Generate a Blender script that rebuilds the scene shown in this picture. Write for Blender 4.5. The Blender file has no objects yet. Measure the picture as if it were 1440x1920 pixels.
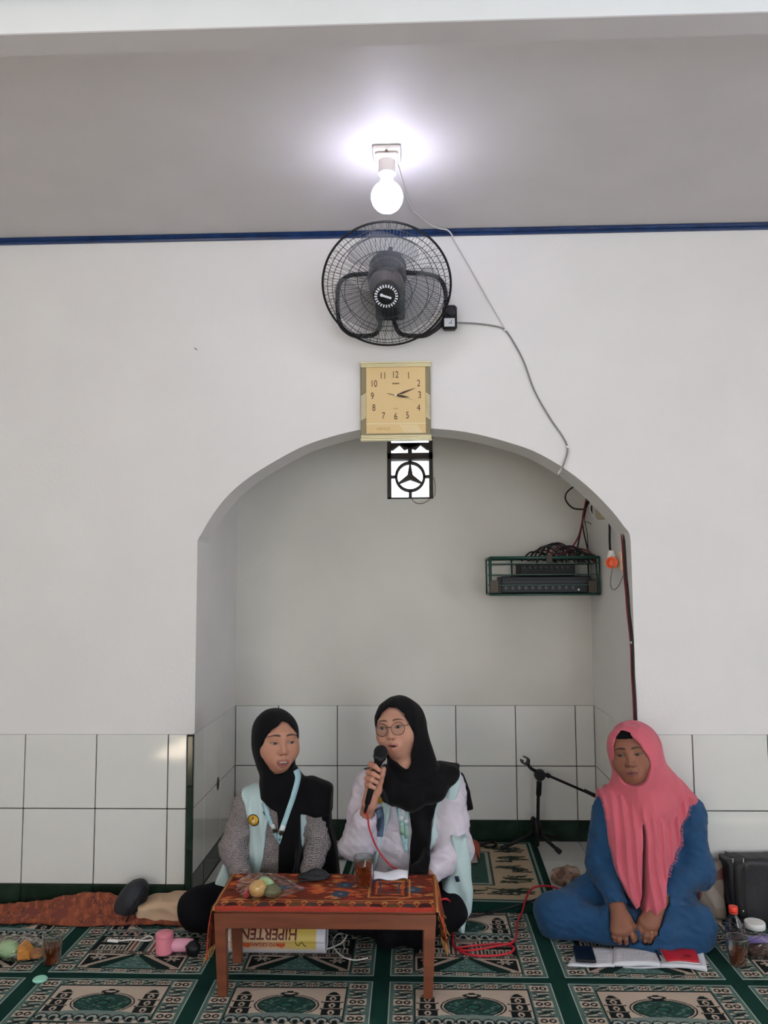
import bpy, bmesh, math, random
import numpy as np
from mathutils import Vector, Matrix
random.seed(7); rng = np.random.default_rng(11)
SC = bpy.context.scene; COL = SC.collection
# ------------------------------------------------------------------ camera
CF, CYAW, CPITCH, CROLL = 1502.7, -0.0341, 0.0889, -0.0058      # focal length in pixels of a 1440x1920 frame
CPOS = np.array([0.0, -3.3588, 1.316])
_f = np.array([math.sin(CYAW)*math.cos(CPITCH), math.cos(CYAW)*math.cos(CPITCH), math.sin(CPITCH)])
_r0 = np.array([math.cos(CYAW), -math.sin(CYAW), 0.0]); _u0 = np.cross(_r0, _f)
_r = _r0*math.cos(CROLL)+_u0*math.sin(CROLL); _u = -_r0*math.sin(CROLL)+_u0*math.cos(CROLL)
cd = bpy.data.cameras.new('camera'); cam = bpy.data.objects.new('camera', cd); COL.objects.link(cam)
cd.sensor_fit = 'VERTICAL'; cd.sensor_height = 24.0; cd.lens = CF/1920*24.0; cd.clip_start = 0.02
cam.matrix_world = Matrix(((_r[0], _u[0], -_f[0], CPOS[0]), (_r[1], _u[1], -_f[1], CPOS[1]), (_r[2], _u[2], -_f[2], CPOS[2]), (0, 0, 0, 1)))
SC.camera = cam
def at(px, py, y=None, z=None, x=None):
    """measured point of the place: the spot seen at a photo pixel, on a known plane"""
    v = _f+_r*(px-720)/CF-_u*(py-960)/CF
    t = (y-CPOS[1])/v[1] if y is not None else (z-CPOS[2])/v[2] if z is not None else (x-CPOS[0])/v[0]
    return CPOS+v*t
# ------------------------------------------------------------------ world, daylight, exposure
SC.view_settings.view_transform = 'Standard'; SC.view_settings.look = 'None'
SC.view_settings.gamma = 1.0; SC.view_settings.use_curve_mapping = False
SC.view_settings.exposure = -0.02
w = bpy.data.worlds.new('sky'); SC.world = w; w.use_nodes = True
bg = w.node_tree.nodes['Background']; bg.inputs[0].default_value = (0.86, 0.93, 1.0, 1); bg.inputs[1].default_value = 3.2
def area(name, loc, look, sx, sy, power, color):
    l = bpy.data.lights.new(name, 'AREA'); l.shape = 'RECTANGLE'; l.size = sx; l.size_y = sy; l.energy = power; l.color = color
    o = bpy.data.objects.new(name, l); COL.objects.link(o); o.location = loc
    o.rotation_euler = (Vector(look)-Vector(loc)).to_track_quat('-Z', 'Y').to_euler()
    return o
# daylight of the windows in the rear and side walls (openings built below)
area('daylight_rear_window', (-1.9, -6.33, 1.35), (-1.9, 0, 1.35), 1.5, 1.7, 28, (1.0, .94, .84))
area('daylight_rear_door', (1.5, -6.33, 1.2), (1.5, 0, 1.2), 1.7, 2.2, 41, (.87, .93, 1.0))
area('daylight_side_window', (3.33, -3.3, 1.35), (0, -3.3, 1.2), 1.9, 1.5, 27, (.68, .80, 1.0))
area('daylight_side_window', (-3.33, -3.4, 1.66), (0, -3.4, 1.66), 1.0, .36, 5, (1.0, .90, .74))
sl = bpy.data.lights.new('sun', 'SUN'); sl.energy = 620.0; sl.angle = .02; sl.color = (1.0, .90, .78)      # comes in by the left window slot shaped for it, falls beside the camera
so = bpy.data.objects.new('sun', sl); COL.objects.link(so); so.rotation_euler = Vector((1.5, .05, -1.6)).to_track_quat('-Z', 'Y').to_euler()
# ------------------------------------------------------------------ materials
def srgb(r, g, b):
    return tuple(((c/255)/12.92 if c/255 <= .04045 else ((c/255+.055)/1.055)**2.4) for c in (r, g, b))
MATS = {}
def mat(name, rgb=None, rough=.6, metal=0.0, var=0.0, vscale=20.0, bump=0.0, bscale=200.0, spec=.5, trans=0.0, ior=1.45,
        emit=None, estr=0.0, attr=None, alpha=1.0, coat=0.0, sheen=0.0, stretch=None):
    """procedural principled material: colour with noise variation, fine noise bump"""
    m = bpy.data.materials.new(name); m.use_nodes = True; nt = m.node_tree; N = nt.nodes; L = nt.links
    b = N['Principled BSDF']; b.inputs['Roughness'].default_value = rough; b.inputs['Metallic'].default_value = metal
    b.inputs['Specular IOR Level'].default_value = spec; b.inputs['IOR'].default_value = ior
    b.inputs['Transmission Weight'].default_value = trans; b.inputs['Alpha'].default_value = alpha
    b.inputs['Coat Weight'].default_value = coat; b.inputs['Sheen Weight'].default_value = sheen
    c = srgb(*rgb) if rgb is not None else (.8, .8, .8); b.inputs['Base Color'].default_value = (*c, 1)
    tc = N.new('ShaderNodeTexCoord'); src = tc.outputs['Object']
    if stretch:
        mp = N.new('ShaderNodeMapping'); mp.inputs['Scale'].default_value = stretch; L.new(src, mp.inputs[0]); src = mp.outputs[0]
    col = None
    if attr:
        a = N.new('ShaderNodeAttribute'); a.attribute_name = attr; col = a.outputs['Color']
    if var > 0:
        n = N.new('ShaderNodeTexNoise'); n.inputs['Scale'].default_value = vscale; n.inputs['Detail'].default_value = 5; L.new(src, n.inputs[0])
        mr = N.new('ShaderNodeMapRange'); mr.inputs[1].default_value = .3; mr.inputs[2].default_value = .7; mr.inputs[3].default_value = 1-var; mr.inputs[4].default_value = 1+var
        L.new(n.outputs[0], mr.inputs[0])
        mx = N.new('ShaderNodeVectorMath'); mx.operation = 'MULTIPLY'
        if col is not None: L.new(col, mx.inputs[0])
        else: mx.inputs[0].default_value = c
        L.new(mr.outputs[0], mx.inputs[1]); col = mx.outputs[0]
    if col is not None: L.new(col, b.inputs['Base Color'])
    if bump > 0:
        n2 = N.new('ShaderNodeTexNoise'); n2.inputs['Scale'].default_value = bscale; n2.inputs['Detail'].default_value = 3; L.new(src, n2.inputs[0])
        bp = N.new('ShaderNodeBump'); bp.inputs['Strength'].default_value = bump; bp.inputs['Distance'].default_value = .004
        L.new(n2.outputs[0], bp.inputs['Height']); L.new(bp.outputs[0], b.inputs['Normal'])
    if emit is not None:
        b.inputs['Emission Color'].default_value = (*srgb(*emit), 1); b.inputs['Emission Strength'].default_value = estr
    MATS[name] = m; return m
# ------------------------------------------------------------------ scene helpers
def tag(o, label=None, cat=None, group=None, kind=None):
    if label: o['label'] = label
    if cat: o['category'] = cat
    if group: o['group'] = group
    if kind: o['kind'] = kind
    return o
def link(name, me, parent=None):
    o = bpy.data.objects.new(name, me); COL.objects.link(o)
    if parent is not None:
        o.parent = parent; o.matrix_parent_inverse = Matrix.Translation(-Vector(parent.location)) if parent.parent is None else Matrix.Identity(4)
    return o
def thing(name, label, cat, loc=(0, 0, 0), group=None):
    o = bpy.data.objects.new(name, None); COL.objects.link(o); o.location = Vector([float(a) for a in loc]); o.empty_display_size = .05
    return tag(o, label, cat, group)
def mesh_np(name, V, Fc, m, parent=None, smooth=True, col=None):
    """mesh object from arrays; faces may be an (n,4)/(n,3) array or a list; col = per-vertex linear rgb"""
    me = bpy.data.meshes.new(name)
    if isinstance(Fc, np.ndarray):
        V = np.asarray(V, dtype=np.float32); n = Fc.shape[1]
        me.vertices.add(len(V)); me.vertices.foreach_set('co', V.ravel())
        me.loops.add(Fc.size); me.loops.foreach_set('vertex_index', Fc.astype(np.int32).ravel())
        me.polygons.add(len(Fc)); me.polygons.foreach_set('loop_start', np.arange(0, Fc.size, n, dtype=np.int32))
        me.update(calc_edges=True)
    else:
        me.from_pydata([tuple(map(float, v)) for v in V], [], [tuple(f) for f in Fc]); me.update()
    if smooth: me.polygons.foreach_set('use_smooth', np.ones(len(me.polygons), dtype=bool))
    if col is not None:
        ca = me.color_attributes.new('Col', 'FLOAT_COLOR', 'POINT')
        ca.data.foreach_set('color', np.concatenate([col, np.ones((len(col), 1))], 1).astype(np.float32).ravel())
    if m is not None: me.materials.append(m)
    return link(name, me, parent)
def spline(pts, n=8):
    """Catmull-Rom through the points"""
    P = np.asarray(pts, float); P = np.vstack([2*P[0]-P[1], P, 2*P[-1]-P[-2]]); out = []
    for i in range(1, len(P)-2):
        for k in range(n):
            t = k/n; a, b, c, d = P[i-1:i+3]
            out.append(.5*((2*b)+(c-a)*t+(2*a-5*b+4*c-d)*t*t+(-a+3*b-3*c+d)*t**3))
    out.append(P[-2]); return np.array(out)
class MB:
    def __init__(s): s.v = []; s.f = []
    def add(s, V, Fs):
        o = len(s.v); s.v += [tuple(map(float, p)) for p in V]; s.f += [tuple(i+o for i in f) for f in Fs]; return s
    def box(s, c, sz, bev=0.0, M=None):
        hx, hy, hz = [a/2 for a in sz]; c = np.array(c, float)
        if bev <= 0:
            V = np.array([(x, y, z) for x in (-hx, hx) for y in (-hy, hy) for z in (-hz, hz)])
            Fs = [(0, 1, 3, 2), (4, 6, 7, 5), (0, 4, 5, 1), (2, 3, 7, 6), (0, 2, 6, 4), (1, 5, 7, 3)]
        else:
            b = min(bev, hx*.95, hy*.95, hz*.95); V = []; idx = {}
            for sx in (-1, 1):
                for sy in (-1, 1):
                    for sz_ in (-1, 1):
                        for k in range(3):
                            p = [sx*(hx-b), sy*(hy-b), sz_*(hz-b)]; p[k] += b*(sx, sy, sz_)[k]; idx[(sx, sy, sz_, k)] = len(V); V.append(p)
            V = np.array(V); Fs = []
            for k in range(3):
                i, j = [a for a in range(3) if a != k]
                for sg in (-1, 1):
                    q = []
                    for (a, b2) in ((-1, -1), (1, -1), (1, 1), (-1, 1)):
                        t = [0, 0, 0]; t[k] = sg; t[i] = a; t[j] = b2; q.append(idx[(*t, k)])
                    Fs.append(q)
                for a in (-1, 1):
                    for b2 in (-1, 1):
                        t0 = [0, 0, 0]; t0[k] = -1; t0[i] = a; t0[j] = b2; t1 = list(t0); t1[k] = 1
                        Fs.append([idx[(*t0, i)], idx[(*t1, i)], idx[(*t1, j)], idx[(*t0, j)]])
            for sx in (-1, 1):
                for sy in (-1, 1):
                    for sz_ in (-1, 1): Fs.append([idx[(sx, sy, sz_, k)] for k in range(3)])
        if M is not None: V = V@np.array(M).T
        return s.add(V+c, Fs)
    def tube(s, pts, r, n=8, caps=True, flat=1.0):
        P = np.asarray(pts, float); R = np.full(len(P), r) if np.isscalar(r) else np.asarray(r, float)
        T = np.gradient(P, axis=0); T /= np.linalg.norm(T, axis=1)[:, None]+1e-12
        a = np.array([0, 0, 1.0]) if abs(T[0][2]) < .9 else np.array([1.0, 0, 0]); u = np.cross(T[0], a); u /= np.linalg.norm(u)
        V = []
        for i in range(len(P)):
            u = u-T[i]*(u@T[i]); u /= np.linalg.norm(u)+1e-12; w_ = np.cross(T[i], u)
            for k in range(n):
                th = 2*math.pi*k/n; V.append(P[i]+R[i]*(math.cos(th)*u+math.sin(th)*flat*w_))
        Fs = [(i*n+k, i*n+(k+1) % n, (i+1)*n+(k+1) % n, (i+1)*n+k) for i in range(len(P)-1) for k in range(n)]
        if caps: Fs += [tuple(range(n))[::-1], tuple((len(P)-1)*n+k for k in range(n))]
        return s.add(V, Fs)
    def ring(s, c, R, r, M=None, n=48, m=6, a0=0, a1=2*math.pi):
        full = abs(a1-a0-2*math.pi) < 1e-6; V = []; nn = n if full else n+1
        for i in range(nn):
            a = a0+(a1-a0)*i/n
            for k in range(m):
                b = 2*math.pi*k/m; q = R+r*math.cos(b); V.append((q*math.cos(a), q*math.sin(a), r*math.sin(b)))
        V = np.array(V); V = V@np.array(M).T if M is not None else V
        Fs = [(i*m+k, i*m+(k+1) % m, ((i+1) % nn)*m+(k+1) % m, ((i+1) % nn)*m+k) for i in range(n) for k in range(m)]
        return s.add(V+np.array(c), Fs)
    def lathe(s, prof, c=(0, 0, 0), M=None, n=32, cap=True):
        V = []
        for (r, z) in prof:
            for k in range(n):
                a = 2*math.pi*k/n; V.append((r*math.cos(a), r*math.sin(a), z))
        V = np.array(V); V = V@np.array(M).T if M is not None else V; L = len(prof)
        Fs = [(i*n+k, i*n+(k+1) % n, (i+1)*n+(k+1) % n, (i+1)*n+k) for i in range(L-1) for k in range(n)]
        if cap: Fs += [tuple(range(n))[::-1], tuple((L-1)*n+k for k in range(n))]
        return s.add(V+np.array(c), Fs)
    def ell(s, c, r, M=None, n=24, m=14):
        prof = [(math.sin(math.pi*(i+.0)/m), -math.cos(math.pi*i/m)) for i in range(m+1)]
        prof[0] = (1e-4, -1); prof[-1] = (1e-4, 1); V = []
        for (q, z) in prof:
            for k in range(n):
                a = 2*math.pi*k/n; V.append((q*math.cos(a)*r[0], q*math.sin(a)*r[1], z*r[2]))
        V = np.array(V); V = V@np.array(M).T if M is not None else V
        Fs = [(i*n+k, i*n+(k+1) % n, (i+1)*n+(k+1) % n, (i+1)*n+k) for i in range(m) for k in range(n)]
        return s.add(V+np.array(c), Fs)
    def prism(s, poly, a, b, axis='y'):
        """closed 2D outline (x,z for axis y; x,y for axis z; y,z for axis x) swept from a to b"""
        def P(q, h): return (q[0], h, q[1]) if axis == 'y' else (q[0], q[1], h) if axis == 'z' else (h, q[0], q[1])
        n = len(poly); V = [P(q, a) for q in poly]+[P(q, b) for q in poly]
        return s.add(V, [tuple(range(n)), tuple(range(2*n-1, n-1, -1))]+[(i, i+n, (i+1) % n+n, (i+1) % n) for i in range(n)])
    def build(s, name, m, parent=None, smooth=False, fixn=True):
        o = mesh_np(name, s.v, s.f, m, parent, smooth)
        if fixn:
            bm = bmesh.new(); bm.from_mesh(o.data); bmesh.ops.recalc_face_normals(bm, faces=bm.faces); bm.to_mesh(o.data); bm.free()
        if smooth == 'auto':
            me = o.data
            me.polygons.foreach_set('use_smooth', np.ones(len(me.polygons), dtype=bool))
            me.set_sharp_from_angle(angle=math.radians(38))
        return o
def rotm(rx=0, ry=0, rz=0):
    return np.array((Matrix.Rotation(rz, 3, 'Z')@Matrix.Rotation(ry, 3, 'Y')@Matrix.Rotation(rx, 3, 'X')))
def text_mesh(body, size, depth=0.0, bold=0.0):
    cu = bpy.data.curves.new('lettering', 'FONT'); cu.body = body; cu.size = size; cu.extrude = depth; cu.offset = bold; cu.align_x = 'CENTER'; cu.align_y = 'CENTER'
    o = bpy.data.objects.new('lettering', cu); COL.objects.link(o); dg = bpy.context.evaluated_depsgraph_get(); dg.update()
    me = bpy.data.meshes.new_from_object(o.evaluated_get(dg)); bpy.data.objects.remove(o); bpy.data.curves.remove(cu)
    V = np.array([v.co[:] for v in me.vertices]); Fs = [tuple(p.vertices) for p in me.polygons]; bpy.data.meshes.remove(me); return V, Fs
# ================================================================== THE ROOM
XL, XR, ND, HC = -0.905, 0.910, 0.776, 2.835        # niche sides, niche depth, ceiling height
TT, NF = 0.700, 0.036                                # tile dado top, raised niche floor
M_wall = mat('white_plaster', (226, 223, 220), .75, var=.025, vscale=3, bump=.25, bscale=60)
M_niche = mat('shaded_niche_plaster', (214, 210, 201), .75, var=.05, vscale=2.2, bump=.25, bscale=60)  # plaster darkened: the shade inside the niche is put into its colour
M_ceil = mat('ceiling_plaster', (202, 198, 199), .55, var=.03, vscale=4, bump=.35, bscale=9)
M_grout = mat('grout', (62, 62, 58), .9, var=.2, vscale=60)
M_tile = mat('white_tile', (222, 221, 215), .075, var=.02, vscale=6, bump=.015, bscale=14)
M_ftile = mat('white_floor_tile', (206, 206, 202), .18, var=.03, vscale=9)
M_green = mat('green_tile', (31, 49, 38), .16, var=.4, vscale=14)
M_blue = mat('blue_gloss_paint', (22, 48, 92), .28, var=.25, vscale=30, bump=.2, bscale=40)
M_fl = mat('floor_screed', (118, 112, 102), .6, var=.1)
# --- front wall with the arched opening
arch_px = [(370, 1042), (371, 1015), (378, 1000), (398, 966), (430, 926), (470, 893), (520, 862), (570, 836), (620, 819), (670, 807), (720, 803), (770, 802), (810, 803.5), (860, 808), (905, 816.5), (950, 828.5), (1000, 845.5), (1050, 873), (1090, 902), (1120, 929), (1150, 961), (1170, 987), (1182, 1003), (1184, 1040)]
arch = [tuple(at(px, py, y=0)[[0, 2]]) for px, py in arch_px]
arch[0] = (XL, arch[0][1]); arch[1] = (XL, arch[1][1]); arch[-1] = (XR, arch[-1][1]); arch[-2] = (XR-.003, arch[-2][1])
arch = [(min(max(a, XL), XR), b) for a, b in spline([(a, 0, b) for a, b in arch], 3)[:, [0, 2]]]
TH = .185
mb = MB()
WX = 3.4
for s0, s1 in ((-WX, XL), (XR, WX)): mb.box(((s0+s1)/2, TH/2, (TT+HC+.4)/2), (s1-s0, TH, HC+.4-TT))
for s0, s1 in ((-WX, XL-.0095), (XR+.0095, WX)): mb.box(((s0+s1)/2, TH/2, TT/2), (s1-s0, TH, TT))
pts = [(XL, 0.0)]+arch+[(XR, 0.0)]
top = HC+.4
for (a, b), (c, d) in zip(arch[:-1], arch[1:]):
    if c-a < 1e-4: continue
    mb.add([(a, 0, b), (c, 0, d), (c, 0, top), (a, 0, top), (a, TH, b), (c, TH, d), (c, TH, top), (a, TH, top)],
           [(0, 1, 2, 3), (4, 7, 6, 5), (0, 4, 5, 1)])
wall_front = tag(mb.build('wall_front', M_wall, fixn=False), 'white plastered wall with an arched opening into the niche', kind='structure')
# --- niche shell
def slab(name, c, sz, m, lab): return tag(MB().box(c, sz).build(name, m), lab, kind='structure')
NT = 2.62
VX0, VX1, VZ0, VZ1 = -.122, .114, 1.752, 2.12        # ventilation block opening in the niche back wall
mb = MB(); bt = .12; yb = ND+.009
for (x0, x1, z0, z1) in ((XL-.12, VX0, 0, NT), (VX1, XR+.12, 0, NT), (VX0, VX1, 0, VZ0), (VX0, VX1, VZ1, NT)):
    mb.box(((x0+x1)/2, yb+bt/2, (z0+z1)/2), (x1-x0, bt, z1-z0))
wall_back = tag(mb.build('wall_back', M_niche), 'plastered rear wall of the prayer niche', kind='structure')
wall_left = slab('wall_left', (XL-.009-.06, (TH+yb)/2, NT/2), (.12, yb-TH, NT), M_wall, 'left side wall of the niche')
wall_right = slab('wall_right', (XR+.009+.06, (TH+yb)/2, NT/2), (.12, yb-TH, NT), M_wall, 'right side wall of the niche')
MB().box((XL-.0045, (TH+yb)/2, (NT+TT)/2), (.009, yb-TH, NT-TT)).build('plaster', M_wall, wall_left)
MB().box((XR+.0045, (TH+yb)/2, (NT+TT)/2), (.009, yb-TH, NT-TT)).build('plaster', M_wall, wall_right)
m_ = MB()
for (x0, x1, z0, z1) in ((XL, VX0, TT, NT), (VX1, XR, TT, NT), (VX0, VX1, TT, VZ0), (VX0, VX1, VZ1, NT)):
    m_.box(((x0+x1)/2, ND+.0045, (z0+z1)/2), (x1-x0, .009, z1-z0))
m_.build('plaster', M_niche, wall_back)
slab('trim_niche_roof', (0, (TH+yb)/2, NT+.05), (XR-XL+.3, yb-TH+.3, .1), M_wall, 'flat roof of the prayer niche')
# --- tiles: every piece its own object, alike pieces share one mesh
TILES = {}
def piece(name, parent, c, sz, m, bev=.0018, rot=None):
    key = (tuple(round(a, 4) for a in sz), m.name)
    if key not in TILES:
        b = MB().box((0, 0, 0), sz, bev); me = bpy.data.meshes.new(name); me.from_pydata(b.v, [], b.f); me.materials.append(m)
        bm = bmesh.new(); bm.from_mesh(me); bmesh.ops.recalc_face_normals(bm, faces=bm.faces); bm.to_mesh(me); bm.free(); TILES[key] = me
    o = link(name, TILES[key], parent); o.location = Vector([float(a) for a in c])
    if rot: o.rotation_euler = rot
    return o
J = .0042
def jit(): return (random.gauss(0, .0011), 0, random.gauss(0, .0011))
def wall_tiles(parent, axis, const, joints, rows, sgn):
    """rows = [(z0,z1,material)], joints along the wall; the tile face stands proud of the grout"""
    for z0, z1, m in rows:
        for a, b in zip(joints[:-1], joints[1:]):
            if b-a < .012: continue
            w_ = b-a-J; h_ = z1-z0-J; q = (a+b)/2; zz = (z0+z1)/2
            r = jit() if b-a > .1 else (0, 0, 0)
            if axis == 'y': piece('tile', parent, (q, const+sgn*.0045, zz), (w_, .009, h_), m, rot=r)
            else: piece('tile', parent, (const+sgn*.0045, q, zz), (.009, w_, h_), m, rot=(r[1], r[0], r[2]))
GF = .1                                              # green skirting top on the front wall
rowsF = [(0.0, GF, M_green), (GF, .4, M_tile), (.4, TT, M_tile)]
rowsN = [(NF, .1355, M_green), (.1355, .4, M_tile), (.4, TT, M_tile)]
xj = -1.6115
jl = [xj-.9, xj-.6, xj-.3, xj, xj+.3, xj+.6, XL-.028]
jr = [XR+.001, 1.127, 1.427, 1.727, 2.027, 2.327]
# grout bed behind the tiles
MB().box(((jl[0]+XL)/2, -.0005, TT/2), (XL-jl[0], .003, TT-.004)).build('grout', M_grout, wall_front)
MB().box(((jr[0]+jr[-1])/2, -.0005, TT/2), (jr[-1]-jr[0]-.012, .003, TT-.004)).build('grout', M_grout, wall_front)
wall_tiles(wall_front, 'y', -.002, jl, rowsF, -1)
wall_tiles(wall_front, 'y', -.002, jr, rowsF, -1)
# dark green edge strip on the left jamb, in three lengths
for z0, z1 in ((0, .235), (.235, .49), (.49, TT-.004)):
    piece('edge_strip', wall_front, (XL-.0135, -.0075, (z0+z1)/2), (.026, .013, z1-z0-.003), MATS['green_tile'], .003)
xb0 = -.3843
jb = [XL, -.6843, xb0, xb0+.3, xb0+.6, xb0+.9, xb0+1.2, XR]
MB().box(((XL+XR)/2, ND+.0065, TT/2), (XR-XL, .004, TT-.004)).build('grout', M_grout, wall_back)
wall_tiles(wall_back, 'y', ND+.009, jb, rowsN, -1)
js = [ND, ND-.3, ND-.6, .0]; js = js[::-1]
for wl, xx, sg in ((wall_left, XL, 1), (wall_right, XR, -1)):
    MB().box((xx-sg*.0065, (ND)/2, TT/2), (.004, ND, TT-.004)).build('grout', M_grout, wl)
    wall_tiles(wl, 'x', xx-sg*.009, js, rowsN, sg)
# a dark chipped hole in the left niche wall
hc = at(409, 1469, x=XL+.001)
MB().ell(hc, (.0015, .020, .030)).build('chip', mat('chip_dark', (52, 46, 42), .9), wall_left, True)
# --- floors
floor = slab('floor', (0, -3.1, -.05), (6.8, 6.6, .1), M_fl, 'plain floor under the prayer carpets')
nfloor = slab('floor_niche', (0, (.05+yb)/2, -.02), (XR-XL+.02, yb-.05+.1, .1), M_grout, 'raised tiled floor of the prayer niche')
for a, b in zip(jb[:-1], jb[1:]):
    for c, d in zip(js[:-1], js[1:]): piece('floor_tile', nfloor, ((a+b)/2, (c+d)/2, NF-.0045), (b-a-J, d-c-J, .009), M_ftile)
# --- ceiling, beam, upper ceiling, outer walls
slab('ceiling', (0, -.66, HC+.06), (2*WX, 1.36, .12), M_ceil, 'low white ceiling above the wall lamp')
BZ = 2.70
y0 = at(720, 45, z=BZ)[1]; y1 = at(720, 85, z=BZ)[1]
beam = slab('trim_beam', (0, (y0+y1)/2, (BZ+.004+3.45)/2), (2*WX, y1-y0, 3.45-BZ-.004), mat('beam_lit_white', (240, 242, 241), .5, var=.02, vscale=5), 'white ceiling beam at the top of the picture')  # whiter than the walls: daylight glare on the face put into its colour
MB().box((0, (y0+y1)/2, BZ+.002), (2*WX, y1-y0, .004)).build('shaded_underside', M_ceil, beam)  # greyer sheet, shade below the beam put into its colour
zt = at(0, 1, y=y0-.01)[2]
MB().box((0, y0-.012, zt+.032), (2*WX, .024, .045)).build('trim_2', M_blue); tag(bpy.data.objects['trim_2'], 'blue cornice strip at the top of the beam', kind='structure')
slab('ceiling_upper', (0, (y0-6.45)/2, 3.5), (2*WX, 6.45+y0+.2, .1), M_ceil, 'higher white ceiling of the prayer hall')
def holed(name, axis, const, t, a0, a1, z1, holes, lab):
    """outer wall with window openings"""
    mb = MB(); xs = sorted(set([a0, a1]+[h[0] for h in holes]+[h[1] for h in holes]))
    def bx(p, q, zlo, zhi):
        if zhi-zlo < 1e-4: return
        if axis == 'y': mb.box(((p+q)/2, const, (zlo+zhi)/2), (q-p, t, zhi-zlo))
        else: mb.box((const, (p+q)/2, (zlo+zhi)/2), (t, q-p, zhi-zlo))
    for p, q in zip(xs[:-1], xs[1:]):
        h = [k for k in holes if k[0] <= p+1e-6 and k[1] >= q-1e-6]
        if h: bx(p, q, 0, h[0][2]); bx(p, q, h[0][3], z1)
        else: bx(p, q, 0, z1)
    return tag(mb.build(name, M_wall), lab, kind='structure')
holed('wall_rear', 'y', -6.42, .12, -3.4, 3.4, 3.5, [(-2.65, -1.15, .5, 2.2), (.65, 2.35, .1, 2.3)], 'rear wall with window openings behind the camera')
holed('wall_side_right', 'x', 3.42, .12, -6.4, .2, 3.5, [(-4.25, -2.35, .6, 2.1)], 'right side wall of the hall with a window')
holed('wall_side_left', 'x', -3.42, .12, -6.4, .2, 3.5, [(-3.9, -2.9, 1.47, 1.85)], 'left side wall of the hall with a window slot shaped for the sun patch')  # unseen opening, shaped so its sun patch mirrors in the narrow tile
# --- blue moulded cornice on the front wall
za = at(560, 449, y=0)[2]; zb = at(560, 431, y=0)[2]
prof = [(0.0, za), (-.012, za), (-.016, za+.006), (-.010, za+.012), (-.018, za+.018), (-.024, za+.026), (-.020, za+.032), (-.026, HC), (0.0, HC)]
mb = MB(); mb.prism(prof, -3.3, 3.3, 'x'); tag(mb.build('trim_1', M_blue, smooth='auto'), 'glossy dark blue moulded cornice strip along the wall top', kind='structure')
# --- ventilation block with a ringed three-pointed star, in the niche back wall
M_conc = mat('dark_concrete', (66, 60, 56), .85, var=.15, vscale=30)
vb = thing('window_1', None, None, ((VX0+VX1)/2, ND, VZ0)); tag(vb, 'openwork concrete ventilation block with a ringed three-pointed star', kind='structure')
cx = (VX0+VX1)/2; yv0, yv1 = ND-.006, ND+.075
mb = MB(); fw = .019
mb.box((VX0+fw/2, (yv0+yv1)/2, (VZ0+VZ1)/2), (fw, yv1-yv0, VZ1-VZ0)); mb.box((VX1-fw/2, (yv0+yv1)/2, (VZ0+VZ1)/2), (fw, yv1-yv0, VZ1-VZ0))
mb.box((cx, (yv0+yv1)/2, VZ0+.004), (VX1-VX0, yv1-yv0, .008))
z5 = at(770, 860, y=ND)[2]; z6 = at(770, 850, y=ND)[2]
mb.box((cx, (yv0+yv1)/2, (z5+z6)/2), (VX1-VX0, yv1-yv0, z6-z5+.004)); mb.box((cx, (yv0+yv1)/2, VZ1-.01), (VX1-VX0, yv1-yv0, .02))
mb.build('frame', M_conc, vb)
cz = at(772, 893, y=ND)[2]; RR = .070
Mxz = rotm(math.pi/2)
mb = MB()
yy0, yy1 = ND+.004, ND+.045
def annulus(mb, c, r0, r1, n=40):
    V = []; Fs = []
    for i in range(n):
        a = 2*math.pi*i/n
        for r_, y_ in ((r0, yy0), (r1, yy0), (r1, yy1), (r0, yy1)): V.append((c[0]+r_*math.cos(a), y_, c[1]+r_*math.sin(a)))
    for i in range(n):
        for k in range(4): Fs.append((i*4+k, i*4+(k+1) % 4, ((i+1) % n)*4+(k+1) % 4, ((i+1) % n)*4+k))
    mb.add(V, Fs)
annulus(mb, (cx, cz), .066, .080)
mb.build('ring', M_conc, vb)
mb = MB(); star = []
for k in range(6):
    a = math.pi/2+k*math.pi/3; rr = .070 if k % 2 == 0 else .016
    if k % 2 == 0: star += [(cx+rr*math.cos(a+.05), cz+rr*math.sin(a+.05)), (cx+rr*math.cos(a-.05), cz+rr*math.sin(a-.05))][::-1]
    else: star.append((cx+rr*math.cos(a), cz+rr*math.sin(a)))
mb.prism(star[::-1], yy0, yy1); mb.build('star', M_conc, vb)
mb = MB()
for (x, z, sx, sz) in ((cx, (cz+.078+z5)/2, .017, z5-cz-.07), (cx, (cz-.078+VZ0)/2, .017, cz-.07-VZ0), ((VX0+cx-.078)/2+.005, cz, cx-.07-VX0, .013), ((VX1+cx+.078)/2-.005, cz, VX1-cx-.07, .013)):
    mb.box((x, (yy0+yy1)/2, z), (sx, yy1-yy0, sz))
mb.build('stay', M_conc, vb)
mb = MB(); zt_ = z6+.002                                             # stepped upper lattice
mb.prism([(cx-.011, zt_), (cx+.011, zt_), (cx+.011, zt_+.03), (cx+.05, zt_+.045), (cx+.05, zt_+.055), (cx-.05, zt_+.055), (cx-.05, zt_+.045), (cx-.011, zt_+.03)], yy0, yy1)
mb.prism([(VX0, zt_+.02), (VX0+.03, zt_+.02), (cx-.055, zt_+.045), (cx-.03, zt_+.02), (cx, zt_+.03), (cx, zt_+.055), (VX0, zt_+.055)], yy0, yy1)
mb.prism([(VX1, zt_+.02), (VX1-.03, zt_+.02), (cx+.055, zt_+.045), (cx+.03, zt_+.02), (cx, zt_+.03), (cx, zt_+.055), (VX1, zt_+.055)][::-1], yy0, yy1)
mb.build('lattice', M_conc, vb)
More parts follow.
